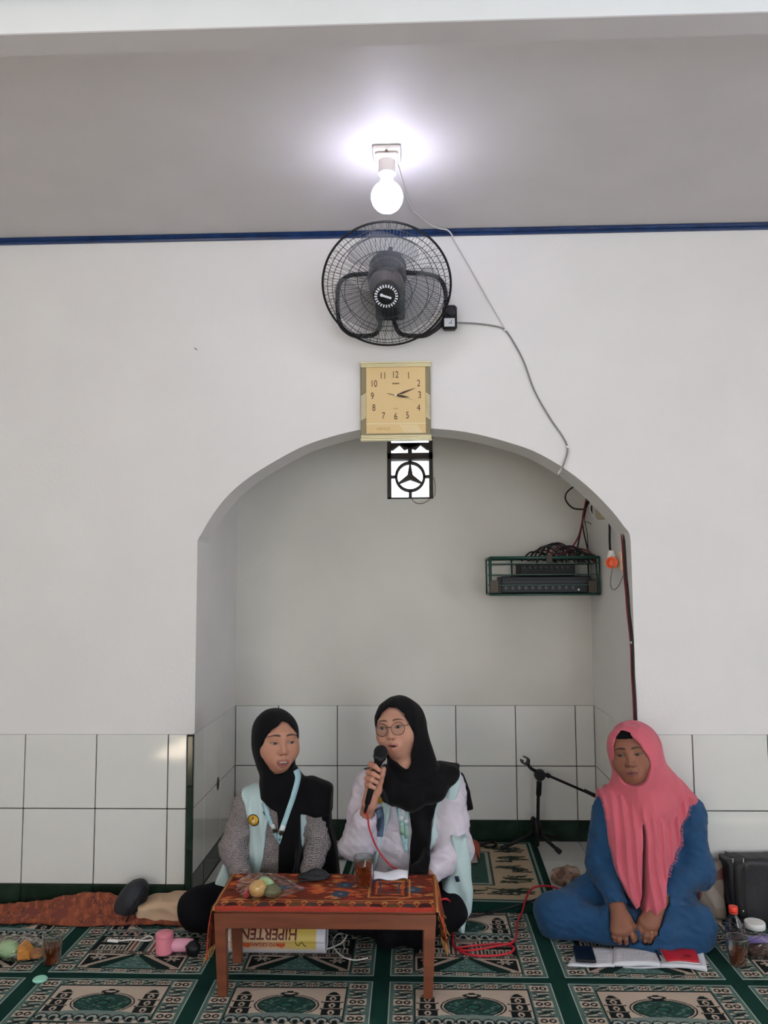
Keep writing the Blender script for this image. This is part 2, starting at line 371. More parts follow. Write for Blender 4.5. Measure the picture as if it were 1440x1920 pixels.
mb = MB(); mb.tube(spline([at(772, 936, y=ND-.006), at(780, 943, y=ND-.008), at(792, 944, y=ND-.008), at(803, 938, y=ND-.008), at(808, 933, y=ND-.006), at(815, 928, y=ND-.006), at(816, 908, y=ND-.006), at(813, 895, y=ND-.006)]), .0014, 5)
mb.build('wire', mat('copper_brown_wire', (110, 62, 48), .5), vb, True)
# ================================================================== THINGS ON THE WALL
M_black = mat('black_plastic', (15, 15, 17), .45, spec=.35)
M_blackm = mat('black_matte', (18, 18, 20), .65)
M_white = mat('white_plastic', (228, 226, 222), .4)
M_cablew = mat('white_cable', (205, 203, 198), .5)
M_cableg = mat('grey_cable', (128, 128, 126), .5)
M_cableb = mat('black_cable', (16, 16, 18), .5)
M_red = mat('red_cable', (176, 26, 40), .42)
M_darkred = mat('dark_red_cable', (120, 34, 38), .5)
# --- lamp under the low ceiling
lp = np.array([-.075, -.655, HC])
lamp = thing('ceiling_lamp', 'glowing round bulb in a white lampholder under the low ceiling', 'lamp', lp)
M_por = mat('white_lampholder', (222, 214, 208), .45)
mb = MB(); mb.box(lp+(0, 0, -.010), (.098, .098, .020), .006); mb.box(lp+(0, 0, -.028), (.080, .080, .018), .008); mb.build('base', M_por, lamp, 'auto')
MB().lathe([(.030, -.036), (.029, -.070), (.031, -.074), (.031, -.084), (.026, -.088)][::-1], lp, n=28).build('socket', M_por, lamp, 'auto')
MB().lathe([(.003, -.020), (.0055, -.0205), (.0055, -.0225), (.003, -.0228)], lp+(0, -.042, .001), n=12).build('screw', mat('screw_brown', (96, 84, 70), .5, .6), lamp, 'auto')
prof = [(.020, -.086), (.022, -.100), (.024, -.112)]+[(.0015+.0565*math.sin(a), -.163-.0565*math.cos(a+math.pi)*-1*-1) for a in []]
MB().lathe([(.021, -.084), (.022, -.10), (.025, -.116)], lp, n=28).build('bulb_neck', mat('bulb_neck_white', (230, 226, 224), .45), lamp, True)
br = .056; bz = -.168
MB().lathe([(br*math.sin(a)+1e-4, bz-br*math.cos(a)) for a in np.linspace(0, math.pi*.86, 18)], lp, n=32).build('bulb', mat('bulb_glow', (255, 255, 255), .4, emit=(232, 232, 255), estr=40.0), lamp, True)
# --- white lamp cable: over the ceiling, down the wall
wp = [lp+(.03, .045, -.006), at(768, 384, z=HC-.004), at(785, 404, z=HC-.004), at(805, 420, z=HC-.004), at(822, 428, z=HC-.004)]
wp += [at(838, 431, y=-.030), at(847, 440, y=-.024), at(852, 452, y=-.006), at(880, 500, y=-.005), at(915, 562, y=-.005), at(944, 612, y=-.005), at(949, 619, y=-.006)]
MB().tube(spline(wp, 6), .0032, 6).build('lamp_cable', M_cablew, None, True); tag(bpy.data.objects['lamp_cable'], 'thin white cable running from the ceiling lamp down the wall', 'cable')
gp = [at(853, 605, y=-.055), at(880, 606, y=-.02), at(905, 608, y=-.008), at(935, 613, y=-.007), at(948, 620, y=-.009), at(962, 640, y=-.008), at(982, 678, y=-.006), at(1002, 732, y=-.006), at(1030, 782, y=-.006), at(1056, 820, y=-.006), at(1064, 838, y=-.008), at(1064, 850, y=-.010), at(1058, 868, y=-.012), at(1051, 886, y=-.010)]
MB().tube(spline(gp, 6), .0036, 6).build('fan_cable', M_cableg, None, True); fc_ = tag(bpy.data.objects['fan_cable'], 'grey cable running from the wall fan to the arch edge', 'cable')
MB().tube(spline([at(1065, 836, y=-.007), at(1066, 850, y=-.009), at(1057, 872, y=-.010), at(1046, 889, y=-.006)], 6), .004, 6).build('white_tail', M_cablew, fc_, True)
for px, py in ((948, 619), (1064, 838)):
    MB().box(at(px, py, y=-.008), (.016, .012, .009), .003).build('clip', M_white, fc_)
# --- wall fan, tilted down
fa = math.radians(43); MF = rotm(fa); fc = at(725, 537, y=-.25); RF = .256
fan = thing('wall_fan', 'black wall fan with wire cage tilted down above the clock', 'fan', (fc[0], -.01, fc[2]-.2))
M_wire = mat('fan_wire', (58, 62, 66), .35, .3)
def FL(p): return MF@np.array(p, float)+fc
def cage(name, n, bul, r0, tw, rad, rings):
    mb = MB(); Yp = lambda r_: bul*math.cos(min(1, max(0, (r_-.03)/(RF-.03)))*math.pi/2)**.75
    for i in range(n):
        a = 2*math.pi*i/n; P = []
        for k in range(9):
            t = k/8; r_ = r0+(RF-r0)*t; b = a+tw*math.sin(t*math.pi*.5)
            P.append(FL((r_*math.cos(b), Yp(r_), r_*math.sin(b))))
        mb.tube(P, rad, 4, caps=False)
    for r_ in rings: mb.ring(FL((0, Yp(r_), 0)), r_, .0016, MF@rotm(math.pi/2), 56, 5)
    return mb.build(name, M_wire, fan, True)
cage('front_grille', 110, -.085, .052, .35, .00085, (.10, .165, .215, .235))
cage('rear_grille', 50, .075, .06, -.25, .0011, (.12, .19))
MB().ring(FL((0, 0, 0)), RF, .0046, MF@rotm(math.pi/2), 72, 8).build('rim', M_black, fan, True)
M_blade = mat('smoky_blade', (128, 130, 136), .25, alpha=.27)
hub = MB(); hub.lathe([(.001, -.055), (.05, -.052), (.068, -.03), (.072, .0), (.068, .03), (.04, .034)], FL((0, 0, 0)), MF@rotm(-math.pi/2), 32); hub.build('hub', mat('smoky_hub', (100, 96, 94), .35), fan, 'auto')
for k in range(3):
    a0 = math.radians(95+120*k); V = []; nr, na = 12, 14; Fs = []
    for i in range(nr+1):
        r_ = .055+(.222-.055)*i/nr
        for j in range(na+1):
            s_ = j/na*2-1; wdt = (.42+.55*math.sin(min(1, (r_-.055)/.14)*math.pi/2))*math.sqrt(max(0, 1-((r_-.13)/.0925)**4))if r_ > .13 else (.42+.55*math.sin(min(1, (r_-.055)/.14)*math.pi/2))
            b = a0+s_*wdt*.95; V.append(FL((r_*math.cos(b), -.004+s_*.024*(1-.3*i/nr), r_*math.sin(b))))
    for i in range(nr):
        for j in range(na): q = i*(na+1)+j; Fs.append((q, q+1, q+na+2, q+na+1))
    bl = mesh_np('blade', V, Fs, M_blade, fan, True); sd = bl.modifiers.new('thickness', 'SOLIDIFY'); sd.thickness = .002
hubc = FL((0, -.092, 0)); Mfront = MF@rotm(math.pi/2)
MB().lathe([(.048, -.012), (.052, -.006), (.052, .002), (.046, .005), (.001, .0055)], hubc, Mfront, 40).build('badge', mat('badge_black', (20, 22, 26), .35), fan, 'auto')
M_silver = mat('badge_silver', (225, 228, 232), .35)
mb = MB()
for k in range(24):
    a = 2*math.pi*k/24; mb.box(hubc+Mfront@np.array([.041*math.cos(a), .041*math.sin(a), .0065]), (.011, .0052, .002), 0, Mfront@rotm(0, 0, a))
mb.build('badge_marks', M_silver, fan)
mb = MB(); mb.box(hubc+Mfront@np.array([.001, -.002, .0065]), (.040, .0075, .002), 0, Mfront@rotm(0, 0, -.34)); mb.lathe([(.0062, 0), (.0062, .0022)], hubc+Mfront@np.array([-.018, .005, .0055]), Mfront, 14); mb.build('badge_emblem', M_silver, fan)
# motor housing and tubular wall bracket
M_mot = mat('fan_motor', (44, 47, 54), .4)
MB().lathe([(.04, .03), (.072, .04), (.08, .075), (.078, .13), (.06, .165), (.03, .178), (.001, .18)], FL((0, 0, 0)), MF@rotm(-math.pi/2), 32).build('motor', M_mot, fan, 'auto')
gcx = at(727, 500, y=-.13); MB().ell(gcx, (.078, .060, .066), None, 28, 16).build('gearbox', M_mot, fan, True)
MB().tube([gcx+(.012, 0, .055), gcx+(.012, 0, .082)], .009, 12).build('oscillation_knob', M_black, fan, 'auto')
by = -.055
def bp(px, py, y=by): return at(px, py, y=y)
for pl in ([(712, 600), (712, 612), (704, 626), (685, 630), (660, 628), (640, 612), (634, 590), (633, 555), (638, 530), (655, 517), (680, 514), (704, 512)],
           [(738, 598), (742, 612), (752, 626), (775, 630), (800, 628), (822, 612), (834, 592), (836, 560), (832, 535), (818, 519), (792, 513), (760, 511)]):
    MB().tube(spline([bp(*q) for q in pl], 5), .0095, 10).build('bracket_tube', M_black, fan, True)
c0, c1 = at(704, 500, y=-.01), at(760, 600, y=-.01)
MB().box(((c0[0]+c1[0])/2, -.012, (c0[2]+c1[2])/2), (c1[0]-c0[0], .024, c0[2]-c1[2]), .008).build('wall_plate', M_black, fan)
MB().tube([np.array([fc[0], -.02, fc[2]-.02]), FL((0, .15, 0))], .022, 14).build('neck', M_black, fan, True)
c0, c1 = at(829, 574, y=-.06), at(857, 619, y=-.06); cc = (c0+c1)/2
cb = MB().box(cc, (c1[0]-c0[0], .045, c0[2]-c1[2]), .010).build('switch_box', M_black, fan, 'auto')
MB().tube([cc+(.002, -.02, .018), cc+(.002, -.042, .018)], [.0195, .017], 20).build('knob', mat('knob_black', (34, 34, 40), .3), cb, 'auto')
lb = MB().box(cc+(-.002, -.0235, -.026), (.044, .002, .036), .0008).build('switch_label', mat('label_grey_white', (206, 208, 214), .5), cb)
MB().box(cc+(.002, -.0252, -.030), (.014, .001, .0022)).box(cc+(.006, -.0252, -.022), (.0022, .001, .012), 0, rotm(0, .3)).build('label_print', M_black, cb)
MB().tube(spline([at(828, 610, y=-.055), at(812, 622, y=-.055), at(792, 628, y=-.055)], 5), .008, 8).build('box_arm', M_black, fan, True)
# --- wall clock
yk = -.022; k0, k1 = at(676, 680, y=yk), at(808, 826, y=yk); kc = (k0+k1)/2; kw = k1[0]-k0[0]; kh = k0[2]-k1[2]
clock = thing('wall_clock', 'square gold wall clock showing ten past three, under the fan', 'clock', (kc[0], 0, k1[2]))
M_gold = mat('clock_gold', (196, 160, 96), .42, .25, var=.04, vscale=30); M_brass = mat('bright_brass', (250, 240, 200), .22, .2)
M_face = mat('clock_face', (214, 186, 134), .5, .1, var=.03, vscale=60, stretch=(1, 1, 12)); M_olive = mat('clock_side', (132, 122, 94), .4, .4); M_ink = mat('dark_brown_ink', (62, 38, 22), .5)
MB().box((kc[0], -.014, kc[2]), (kw, .026, kh-.02), .004).build('case', M_olive, clock)
fx0, fx1 = at(687, 760, y=yk)[0], at(798, 760, y=yk)[0]; fz0, fz1 = at(740, 813, y=yk)[2], at(740, 689, y=yk)[2]
MB().box(((fx0+fx1)/2, -.026, (fz0+fz1)/2), (fx1-fx0, .006, fz1-fz0), .001).build('face', M_face, clock)
for zz in (k0[2], k1[2]):
    sg = -1 if zz > kc[2] else 1
    for q, hh in ((.004, .007), (.0125, .006), (.020, .006)):
        MB().box((kc[0]+.002, -.022, zz+sg*q), (kw+.006-(.004 if q > .01 else 0), .028, hh), .0025).build('frame_bar', M_brass, clock)
zl = at(740, 795, y=yk)[2]
MB().box(((fx0+fx1)/2, -.0295, zl), (fx1-fx0, .002, .003)).build('divider', M_brass, clock)
for sx, xa, xb_ in ((-1, k0[0]+.002, fx0-.001), (1, fx1+.001, k1[0]-.002)):
    mb = MB(); z0_ = at(740, 788, y=yk)[2]
    for i in range(13):
        z_ = z0_+i*.0082; d = .013
        a_, b_ = (z_, z_+d) if sx < 0 else (z_+d, z_)
        mb.add([(xa, -.031, a_), (xb_, -.031, b_), (xb_, -.031, b_+.0042), (xa, -.031, a_+.0042), (xa, -.026, a_), (xb_, -.026, b_), (xb_, -.026, b_+.0042), (xa, -.026, a_+.0042)], [(0, 1, 2, 3), (4, 7, 6, 5), (0, 4, 5, 1), (3, 2, 6, 7), (0, 3, 7, 4), (1, 5, 6, 2)])
    mb.build('side_hatching', M_brass, clock)
mb = MB(); bx0 = at(750, 800, y=yk)[0]; bz0, bz1 = at(750, 797, y=yk)[2], at(750, 813, y=yk)[2]
for i in range(9):
    x_ = bx0+i*.0085; mb.add([(x_, -.0305, bz0), (x_+.0035, -.0305, bz0), (x_+.0245, -.0305, bz1), (x_+.021, -.0305, bz1)], [(0, 1, 2, 3)])
mb.build('corner_hatching', M_brass, clock)
def letter(body, size, c, m, parent, name='lettering', rx=math.pi/2, squash=1.0, rz=0):
    V, Fs = text_mesh(body, size, .0003); V = V*np.array([squash, 1, 1]); V = V@rotm(rx, 0, rz).T+np.array(c); return mesh_np(name, V, Fs, m, parent, False)
for n_, px, py in (('12', 741, 703), ('1', 766, 704.5), ('2', 785, 719), ('3', 787, 741), ('4', 785, 765), ('5', 764, 779), ('6', 742, 781), ('7', 719, 780), ('8', 701, 765), ('9', 698, 743), ('10', 701, 720), ('11', 718, 705)):
    letter(n_, .041, at(px, py, y=-.030), M_ink, clock, 'numeral', squash=.72)
hcn = at(742, 741.5, y=-.034)
def hand(name, ang, L, wd, back, y):
    d = np.array([math.sin(ang), 0, math.cos(ang)]); n_ = np.array([d[2], 0, -d[0]]); c = hcn+np.array([0, y, 0])
    V = [c-d*back-n_*.0012, c-d*back+n_*.0012, c+n_*.0012, c+d*L*.42+n_*wd, c+d*L, c+d*L*.42-n_*wd, c-n_*.0012]
    V = [v for v in V]+[v+np.array([0, .0012, 0]) for v in V]; k = 7
    mesh_np(name, V, [tuple(range(k)), tuple(range(2*k-1, k-1, -1))]+[(i, i+k, (i+1) % k+k, (i+1) % k) for i in range(k)], M_ink, clock, False)
hand('minute_hand', math.radians(69), .090, .0042, .0, 0); hand('hour_hand', math.radians(97), .060, .0048, 0, .0015); hand('second_hand', math.radians(105), .085, .0006, .036, -.002)
MB().tube([hcn+(0, .003, 0), hcn+(0, -.004, 0)], .0045, 16).build('hand_pin', M_brass, clock, 'auto')
mat('ink_light', (128, 100, 60), .5)
for q_, s_ in (((742, 719), (.030, .001, .006)), ((742, 766), (.021, .001, .0018)), ((786, 734), (.012, .001, .0015))): MB().box(at(*q_, y=-.0298), s_).build('face_print', MATS['ink_light'], clock)
mb = MB()
for px in (709, 715, 722, 729): mb.ring(at(px, 804, y=-.0298), .0055, .0007, rotm(math.pi/2), 12, 4)
mb.build('lower_print', mat('ink_pale', (170, 138, 84), .5), clock)
# --- green wire shelf with the sound equipment
sy0 = .52; s0, s1 = at(917, 1046, y=sy0), at(1121, 1116, y=sy0); sx0, sx1 = s0[0]+.008, XR-.012; sz0, sz1 = s1[2]+.005, s0[2]
shelf = thing('wire_shelf', 'dark green wire basket shelf mounted in the niche corner', 'shelf', (sx0, ND-.01, sz0))
M_gw = mat('green_enamel_wire', (24, 66, 56), .4)
def rect(z, x0, x1, y0, y1): return [np.array(p) for p in ((x0, y0, z), (x1, y0, z), (x1, y1, z), (x0, y1, z), (x0, y0, z))]
for z_, r_ in ((sz0, .005), (sz1, .007)): MB().tube(rect(z_, sx0, sx1, sy0, ND-.012), r_, 8).build('rim_wire', M_gw, shelf, True)
for z_ in (sz0+.045, sz0+.095, sz1-.028): MB().tube(rect(z_, sx0, sx1, sy0, ND-.012), .0028, 6).build('rail_wire', mat('grey_green_wire', (70, 96, 88), .4) if 'grey_green_wire' not in MATS else MATS['grey_green_wire'], shelf, True)
for x_ in np.linspace(sx0, sx1, 5):
    for y_ in (sy0, ND-.012):
        if x_ in (sx0, sx1) or y_ > .6: MB().tube([(x_, y_, sz0), (x_, y_, sz1)], .004, 6).build('post_wire', M_gw, shelf, True)
for y_ in np.linspace(sy0+.03, ND-.04, 6): MB().tube([(sx0, y_, sz0), (sx1, y_, sz0)], .0025, 5).build('floor_wire', M_gw, shelf, True)
for x_ in (sx0, sx1): MB().tube(spline([(x_, sy0+.05, sz0), (x_-.004, sy0+.035, (sz0+sz1)/2), (x_, sy0+.08, sz1)], 5), .004, 6).build('end_brace', M_gw, shelf, True)
M_brk = mat('bracket_brown', (70, 62, 54), .6)
for px, py in ((927, 1100), (1112, 1100), (1030, 1048)): MB().box(at(px, py, y=sy0-.006), (.042 if py > 1060 else .03, .006, .06 if py > 1060 else .042), .003).build('bracket', M_brk, shelf)
amp = thing('amplifier', 'black sound amplifier on the floor of the wire shelf', 'amplifier', (0.63, .65, sz0+.006))
ax0, ax1 = at(940, 1090, y=sy0+.02)[0], at(1108, 1090, y=sy0+.02)[0]
MB().box(((ax0+ax1)/2, (sy0+.02+ND-.03)/2, sz0+.047), (ax1-ax0, ND-.05-sy0, .080), .004).build('body', M_black, amp)
for i in range(11):
    MB().tube([(ax0+.02+i*.032, sy0+.021, sz0+.032), (ax0+.02+i*.032, sy0+.010, sz0+.032)], .008, 12).build('knob', mat('knob_grey', (46, 48, 52), .4) if i == 0 else MATS['knob_grey'], amp, 'auto')
MB().box(((ax0+ax1)/2, sy0+.018, sz0+.06), (ax1-ax0-.02, .004, .003)).build('panel_line', mat('panel_grey', (58, 64, 66), .5), amp)
MB().lathe([(.0045, 0), (.0045, .003)], (ax1-.06, sy0+.019, sz0+.022), rotm(math.pi/2), 12).build('indicator', M_white, amp)
mix = thing('mixer', 'smaller black mixer standing on top of the amplifier', 'mixer', (0.65, .66, sz0+.087))
mx0, mx1 = at(975, 1060, y=sy0+.06)[0], at(1078, 1060, y=sy0+.06)[0]
MB().box(((mx0+mx1)/2, (sy0+.06+ND-.03)/2, sz0+.087+.030), (mx1-mx0, ND-.09-sy0, .060), .004).build('body', M_blackm, mix)
for i in range(9): MB().tube([(mx0+.02+i*.026, sy0+.062, sz0+.128), (mx0+.02+i*.026, sy0+.048, sz0+.130)], .007, 10).build('knob', MATS['knob_grey'], mix, 'auto')
for px, py in ((1088, 1062), (1075, 1070)): pass
# tangle of leads on the mixer
lead_cols = [M_cableb, M_cableb, M_darkred, M_cableb, mat('dark_grey_cable', (60, 60, 62), .5), M_cableb]
random.seed(5); tg = {}
for i in range(18):
    xa = 1000+i*6.0; ya = .58+random.random()*.10; top_ = 1018+abs(i-7)*1.6+random.random()*8
    pA = at(xa-14-random.random()*10, 1052, y=ya); pB = at(xa-4, top_, y=ya+.02); pC = at(xa+22, top_+6, y=ya+.03); pD = at(xa+30+random.random()*16, 1058, y=ya+.01)
    for p_ in (pA, pD): p_[2] = max(sz0+.149, p_[2])
    m_ = lead_cols[i % 6]; tg.setdefault(m_.name, MB()).tube(spline([pA, pB, pC, pD], 6), .0042, 6)
tang = thing('cable_tangle', 'tangle of black, grey and red leads heaped above the mixer', 'cables', (.66, .62, sz0+.149))
for k_, b_ in tg.items(): tag(b_.build('leads', MATS[k_], tang, True), kind='stuff')
tang['kind'] = 'stuff'
def cable(name, pts, r, m, lab, n=6, parent=None, sides=6):
    o = MB().tube(spline(pts, n), r, sides).build(name, m, parent, True)
    if parent is None: tag(o, lab, 'cable')
    return o
ya = .60
cable('speaker_lead', [at(1045, 1042, y=.60), at(1070, 1028, y=.62), at(1085, 1005, y=.66), at(1093, 970, y=.70), at(1098, 942, y=.72), at(1100, 932, y=.73)], .0042, M_darkred, 'dark red lead rising from the mixer to the niche corner')
cable('speaker_lead', [at(1080, 1040, y=.66), at(1088, 1000, y=.68), at(1096, 960, y=.71), at(1106, 938, y=.73), at(1112, 928, y=.73)], .0045, M_cableb, 'black lead bundled beside the dark red lead in the corner')
cable('speaker_lead', [at(1102, 1030, y=.72), at(1095, 1000, y=.73), at(1092, 975, y=.735), at(1097, 950, y=.735), at(1106, 932, y=.73)], .004, M_cableb, 'black lead hanging straight behind the shelf corner')
cable('loop_cable', [at(1096, 955, y=.72), at(1075, 953, y=.70), at(1062, 940, y=.68), at(1061, 927, y=.66), at(1072, 915, y=.66), at(1092, 907, y=.70)], .0042, M_cableb, 'black cable making a round loop under the arch')
cable('thin_wire', [at(1099, 955, y=.74), at(1096, 975, y=.745), at(1101, 1000, y=.75), at(1102, 1020, y=.75), at(1103, 1036, y=.74)], .002, M_cableb, 'thin black wire hanging at the niche corner')
cable('thin_wire', [at(1097, 978, y=.74), at(1106, 981, y=.73), at(1112, 988, y=.72), at(1115, 980, y=.72), at(1110, 970, y=.73)], .002, M_cableb, 'thin black wire making a small angular loop')
plug = MB().box(at(1111, 956, y=.70), (.022, .03, .05), .007, rotm(0, .15, 0)).build('adapter', M_black, None, 'auto'); tag(plug, 'small black plug adapter among the cables in the corner', 'adapter')
jb_ = MB().box(at(1131, 962, x=XR-.035), (.060, .085, .055), .012).build('junction_box', mat('yellowed_plastic', (176, 168, 138), .5), None, 'auto'); tag(jb_, 'yellowed junction box high on the right niche wall', 'junction box')
cable('white_lead', [at(1108, 942, y=.62), at(1106, 955, y=.60), at(1112, 968, y=.56), at(1125, 973, y=.54), at(1143, 966, y=.53)], .004, M_white, 'white lead curving under the junction box')
pxs = XR-.022
pc = at(1152, 1052, x=XR-.03)
cable('plug_cable', [at(1142, 968, x=XR-.012), at(1143, 990, x=XR-.014), at(1143, 1012, x=XR-.018), at(1144, 1031, x=XR-.026)], .0052, M_cableb, 'thick black cable going down to the orange plug')
sk = thing('wall_socket', 'white and orange plug and socket on the right niche wall', 'socket', pc)
MB().box(at(1164, 1052, x=XR-.006), (.012, .058, .085), .004).build('plate', mat('cream_plastic', (226, 212, 180), .45), sk)
MB().lathe([(.016, -.045), (.020, -.03), (.020, 0), (.014, .018), (.012, .03)][::1], at(1146, 1045, x=XR-.03), rotm(0, 0, 0), 18).build('white_plug', M_white, sk, 'auto')
MB().box(at(1138, 1056, x=XR-.03), (.018, .022, .028), .005).build('plug_wing', MATS['cream_plastic'], sk)
Mc = rotm(math.pi/2, 0, -.5)
MB().lathe([(.020, 0), (.026, .004), (.026, .02), (.018, .024), (.015, .012), (.001, .012)], at(1149, 1055, x=XR-.036), Mc, 22).build('orange_plug', mat('orange_plastic', (226, 92, 46), .45), sk, 'auto')
cable('thin_grey_lead', [at(1150, 1058, x=XR-.062), at(1146, 1078, x=XR-.05), at(1145, 1098, x=XR-.035), at(1151, 1106, x=XR-.022), at(1160, 1098, x=XR-.014), at(1168, 1080, x=XR-.008)], .0022, M_cableg, 'thin grey lead drooping below the orange plug')
spk = thing('speaker_cable', 'red and black twin cable running down the right edge of the niche', 'cable', at(1188, 1360, x=XR-.004))
rp = [(1167, 1000), (1169, 1030), (1172, 1080), (1175, 1110), (1178, 1150), (1184, 1205), (1186, 1260), (1189, 1310), (1191, 1362), (1192, 1420)]
MB().tube(spline([at(a-1.5, b, x=XR-.005) for a, b in rp], 5), .0042, 6).build('red_core', M_darkred, spk, True)
MB().tube(spline([at(a+2.5, b, x=XR-.004) for a, b in rp], 5), .0045, 6).build('black_core', M_cableb, spk, True)
for py in (1205,): MB().box(at(1184.5, py, x=XR-.006), (.01, .022, .010), .003).build('clip', M_white, spk)
cable('loose_wire', [at(1149, 992, x=XR-.004), at(1158, 998, x=XR-.006), at(1164, 1002, x=XR-.005)], .0018, M_cableb, 'short loose wire end above the red and black cable')
cable('grey_hook', [at(1049, 892, y=.01), at(1054, 893, y=.015), at(1057, 888, y=.012)], .004, M_cableg, 'bent grey cable end under the arch edge')
sp = at(367, 654, y=-.002)
MB().tube(spline([sp+(-.006, 0, .002), sp+(0, -.002, 0), sp+(.006, 0, -.006)], 4), .0016, 5).build('wall_nail', M_blackm, None, True); tag(bpy.data.objects['wall_nail'], 'tiny dark nail in the wall left of the fan', 'nail')
# ================================================================== CARPETS (woven print as vertex colour)
class Paint:
    """flat print on a grid: x,y in metres"""
    def __init__(s, w_, h_, step, base):
        s.nx, s.ny = int(round(w_/step))+1, int(round(h_/step))+1; s.w, s.h = w_, h_
        s.X, s.Y = np.meshgrid(np.linspace(0, w_, s.nx), np.linspace(0, h_, s.ny), indexing='ij')
        s.C = np.zeros((s.nx, s.ny, 3)); s.C[:] = srgb(*base)
    def put(s, mask, rgb): s.C[mask] = srgb(*rgb)
    def rect(s, x0, y0, x1, y1, rgb): s.put((s.X >= x0) & (s.X <= x1) & (s.Y >= y0) & (s.Y <= y1), rgb)
    def frame(s, x0, y0, x1, y1, t, rgb):
        s.put(((s.X >= x0) & (s.X <= x1) & (s.Y >= y0) & (s.Y <= y1)) & ~((s.X >= x0+t) & (s.X <= x1-t) & (s.Y >= y0+t) & (s.Y <= y1-t)), rgb)
    def ell(s, cx, cy, rx, ry, rgb, hole=0): 
        q = ((s.X-cx)/rx)**2+((s.Y-cy)/ry)**2; s.put((q <= 1) & (q >= hole), rgb)
    def poly(s, pts, rgb):
        ins = np.zeros(s.X.shape, bool); n = len(pts)
        for i in range(n):
            (x0, y0), (x1, y1) = pts[i], pts[(i+1) % n]
            if y0 == y1: continue
            c = ((s.Y < y0) != (s.Y < y1)) & (s.X < (x1-x0)*(s.Y-y0)/(y1-y0)+x0); ins ^= c
        s.put(ins, rgb)
    def line(s, a, b, t, rgb):
        a = np.array(a); b = np.array(b); d = b-a; L2 = d@d
        k = np.clip(((s.X-a[0])*d[0]+(s.Y-a[1])*d[1])/L2, 0, 1); s.put(np.hypot(s.X-a[0]-k*d[0], s.Y-a[1]-k*d[1]) <= t/2, rgb)
    def faces(s):
        i, j = np.meshgrid(np.arange(s.nx-1), np.arange(s.ny-1), indexing='ij'); q = (i*s.ny+j).ravel(); return np.stack([q, q+s.ny, q+s.ny+1, q+1], 1)
CW, CH = .5817, .585
GRN, TEAL, CRM, BLK, LIN, DOME = (17, 50, 43), (80, 106, 101), (186, 170, 155), (22, 28, 28), (190, 198, 190), (36, 64, 58)
P = Paint(CW, CH, .0024, GRN)                       # y grows away from the camera: y=0 front edge, CH back edge
P.rect(.027, .014, CW-.027, CH-.024, LIN); P.rect(.031, .018, CW-.031, CH-.028, TEAL)
random.seed(3)
def motif(cx, cy, w_, h_, kind):
    if kind == 0:
        P.rect(cx-w_*.5, cy-h_*.42, cx+w_*.5, cy+h_*.42, CRM); P.ell(cx-w_*.22, cy, w_*.2, h_*.26, BLK); P.ell(cx+w_*.22, cy, w_*.2, h_*.26, BLK); P.ell(cx-w_*.22, cy, w_*.09, h_*.12, CRM); P.ell(cx+w_*.22, cy, w_*.09, h_*.12, CRM)
        for sg in (-1, 1): P.ell(cx, cy+sg*h_*.5, w_*.4, h_*.10, BLK)
    else:
        for sg in (-1, 1):
            P.ell(cx+sg*w_*.16, cy+sg*h_*.26, w_*.36, h_*.20, CRM); P.ell(cx+sg*w_*.20, cy+sg*h_*.16, w_*.34, h_*.17, TEAL)
            P.line((cx-w_*.4, cy-sg*h_*.3), (cx+w_*.4, cy+sg*h_*.22), .006, BLK); P.ell(cx-sg*w_*.36, cy+sg*h_*.1, w_*.12, h_*.10, CRM)
        P.ell(cx, cy, w_*.14, h_*.14, BLK)
PX0, PX1, PY0, PY1 = .112, CW-.112, .048, CH-.072
n_ = 11
for i in range(n_):
    yy = .050+(CH-.11)*(i/(n_-1))
    for xx in (.072, CW-.072): motif(xx, yy, .058, .044, i % 2)
n_ = 8
for i in range(n_):
    xx = .135+(CW-.27)*(i/(n_-1)); motif(xx, .0325, .040, .022, (i+1) % 2); motif(xx, CH-.050, .042, .032, (i+1) % 2)
P.rect(PX0-.006, PY0-.004, PX1+.006, PY1+.006, BLK); P.rect(PX0, PY0, PX1, PY1, CRM)
cx = CW/2
def Yv(v): return CH*(1-v)
# dome with finial
P.ell(cx, Yv(.305), .102, .064, BLK); P.ell(cx, Yv(.305), .097, .060, CRM); P.ell(cx, Yv(.305), .092, .056, BLK); P.ell(cx, Yv(.305), .088, .052, DOME)
for i in range(60):
    a = random.random()*6.28; q = random.random()**.5; P.rect(cx+.08*q*math.cos(a), Yv(.305)+.045*q*math.sin(a), cx+.08*q*math.cos(a)+.010, Yv(.305)+.045*q*math.sin(a)+.003, (92, 122, 112))
P.ell(cx, Yv(.305), .024, .016, BLK); P.ell(cx, Yv(.305), .018, .011, (40, 84, 74))
P.ell(cx, Yv(.185), .030, .010, BLK); P.ell(cx, Yv(.185), .018, .005, CRM); P.ell(cx, Yv(.168), .012, .007, BLK); P.poly([(cx-.016, Yv(.2)), (cx+.016, Yv(.2)), (cx+.022, Yv(.225)), (cx-.022, Yv(.225))], BLK)
for sg in (-1, 1):
    mx = cx+sg*.142
    P.poly([(mx-.021, Yv(.20)), (mx-.006, Yv(.165)), (mx+.006, Yv(.165)), (mx+.021, Yv(.20))], BLK)
    for (va, vb_, hw) in ((.205, .262, .022), (.275, .33, .026), (.343, .40, .030)):
        P.rect(mx-hw, Yv(vb_), mx+hw, Yv(va), BLK); P.ell(mx, Yv((va+vb_)/2), .010, .013, CRM); P.ell(mx, Yv((va+vb_)/2)-.002, .005, .008, BLK)
    for v_ in (.268, .337): P.rect(mx-.034, Yv(v_)-.004, mx+.034, Yv(v_)+.003, BLK); P.rect(mx-.030, Yv(v_)-.001, mx+.030, Yv(v_)+.001, CRM)
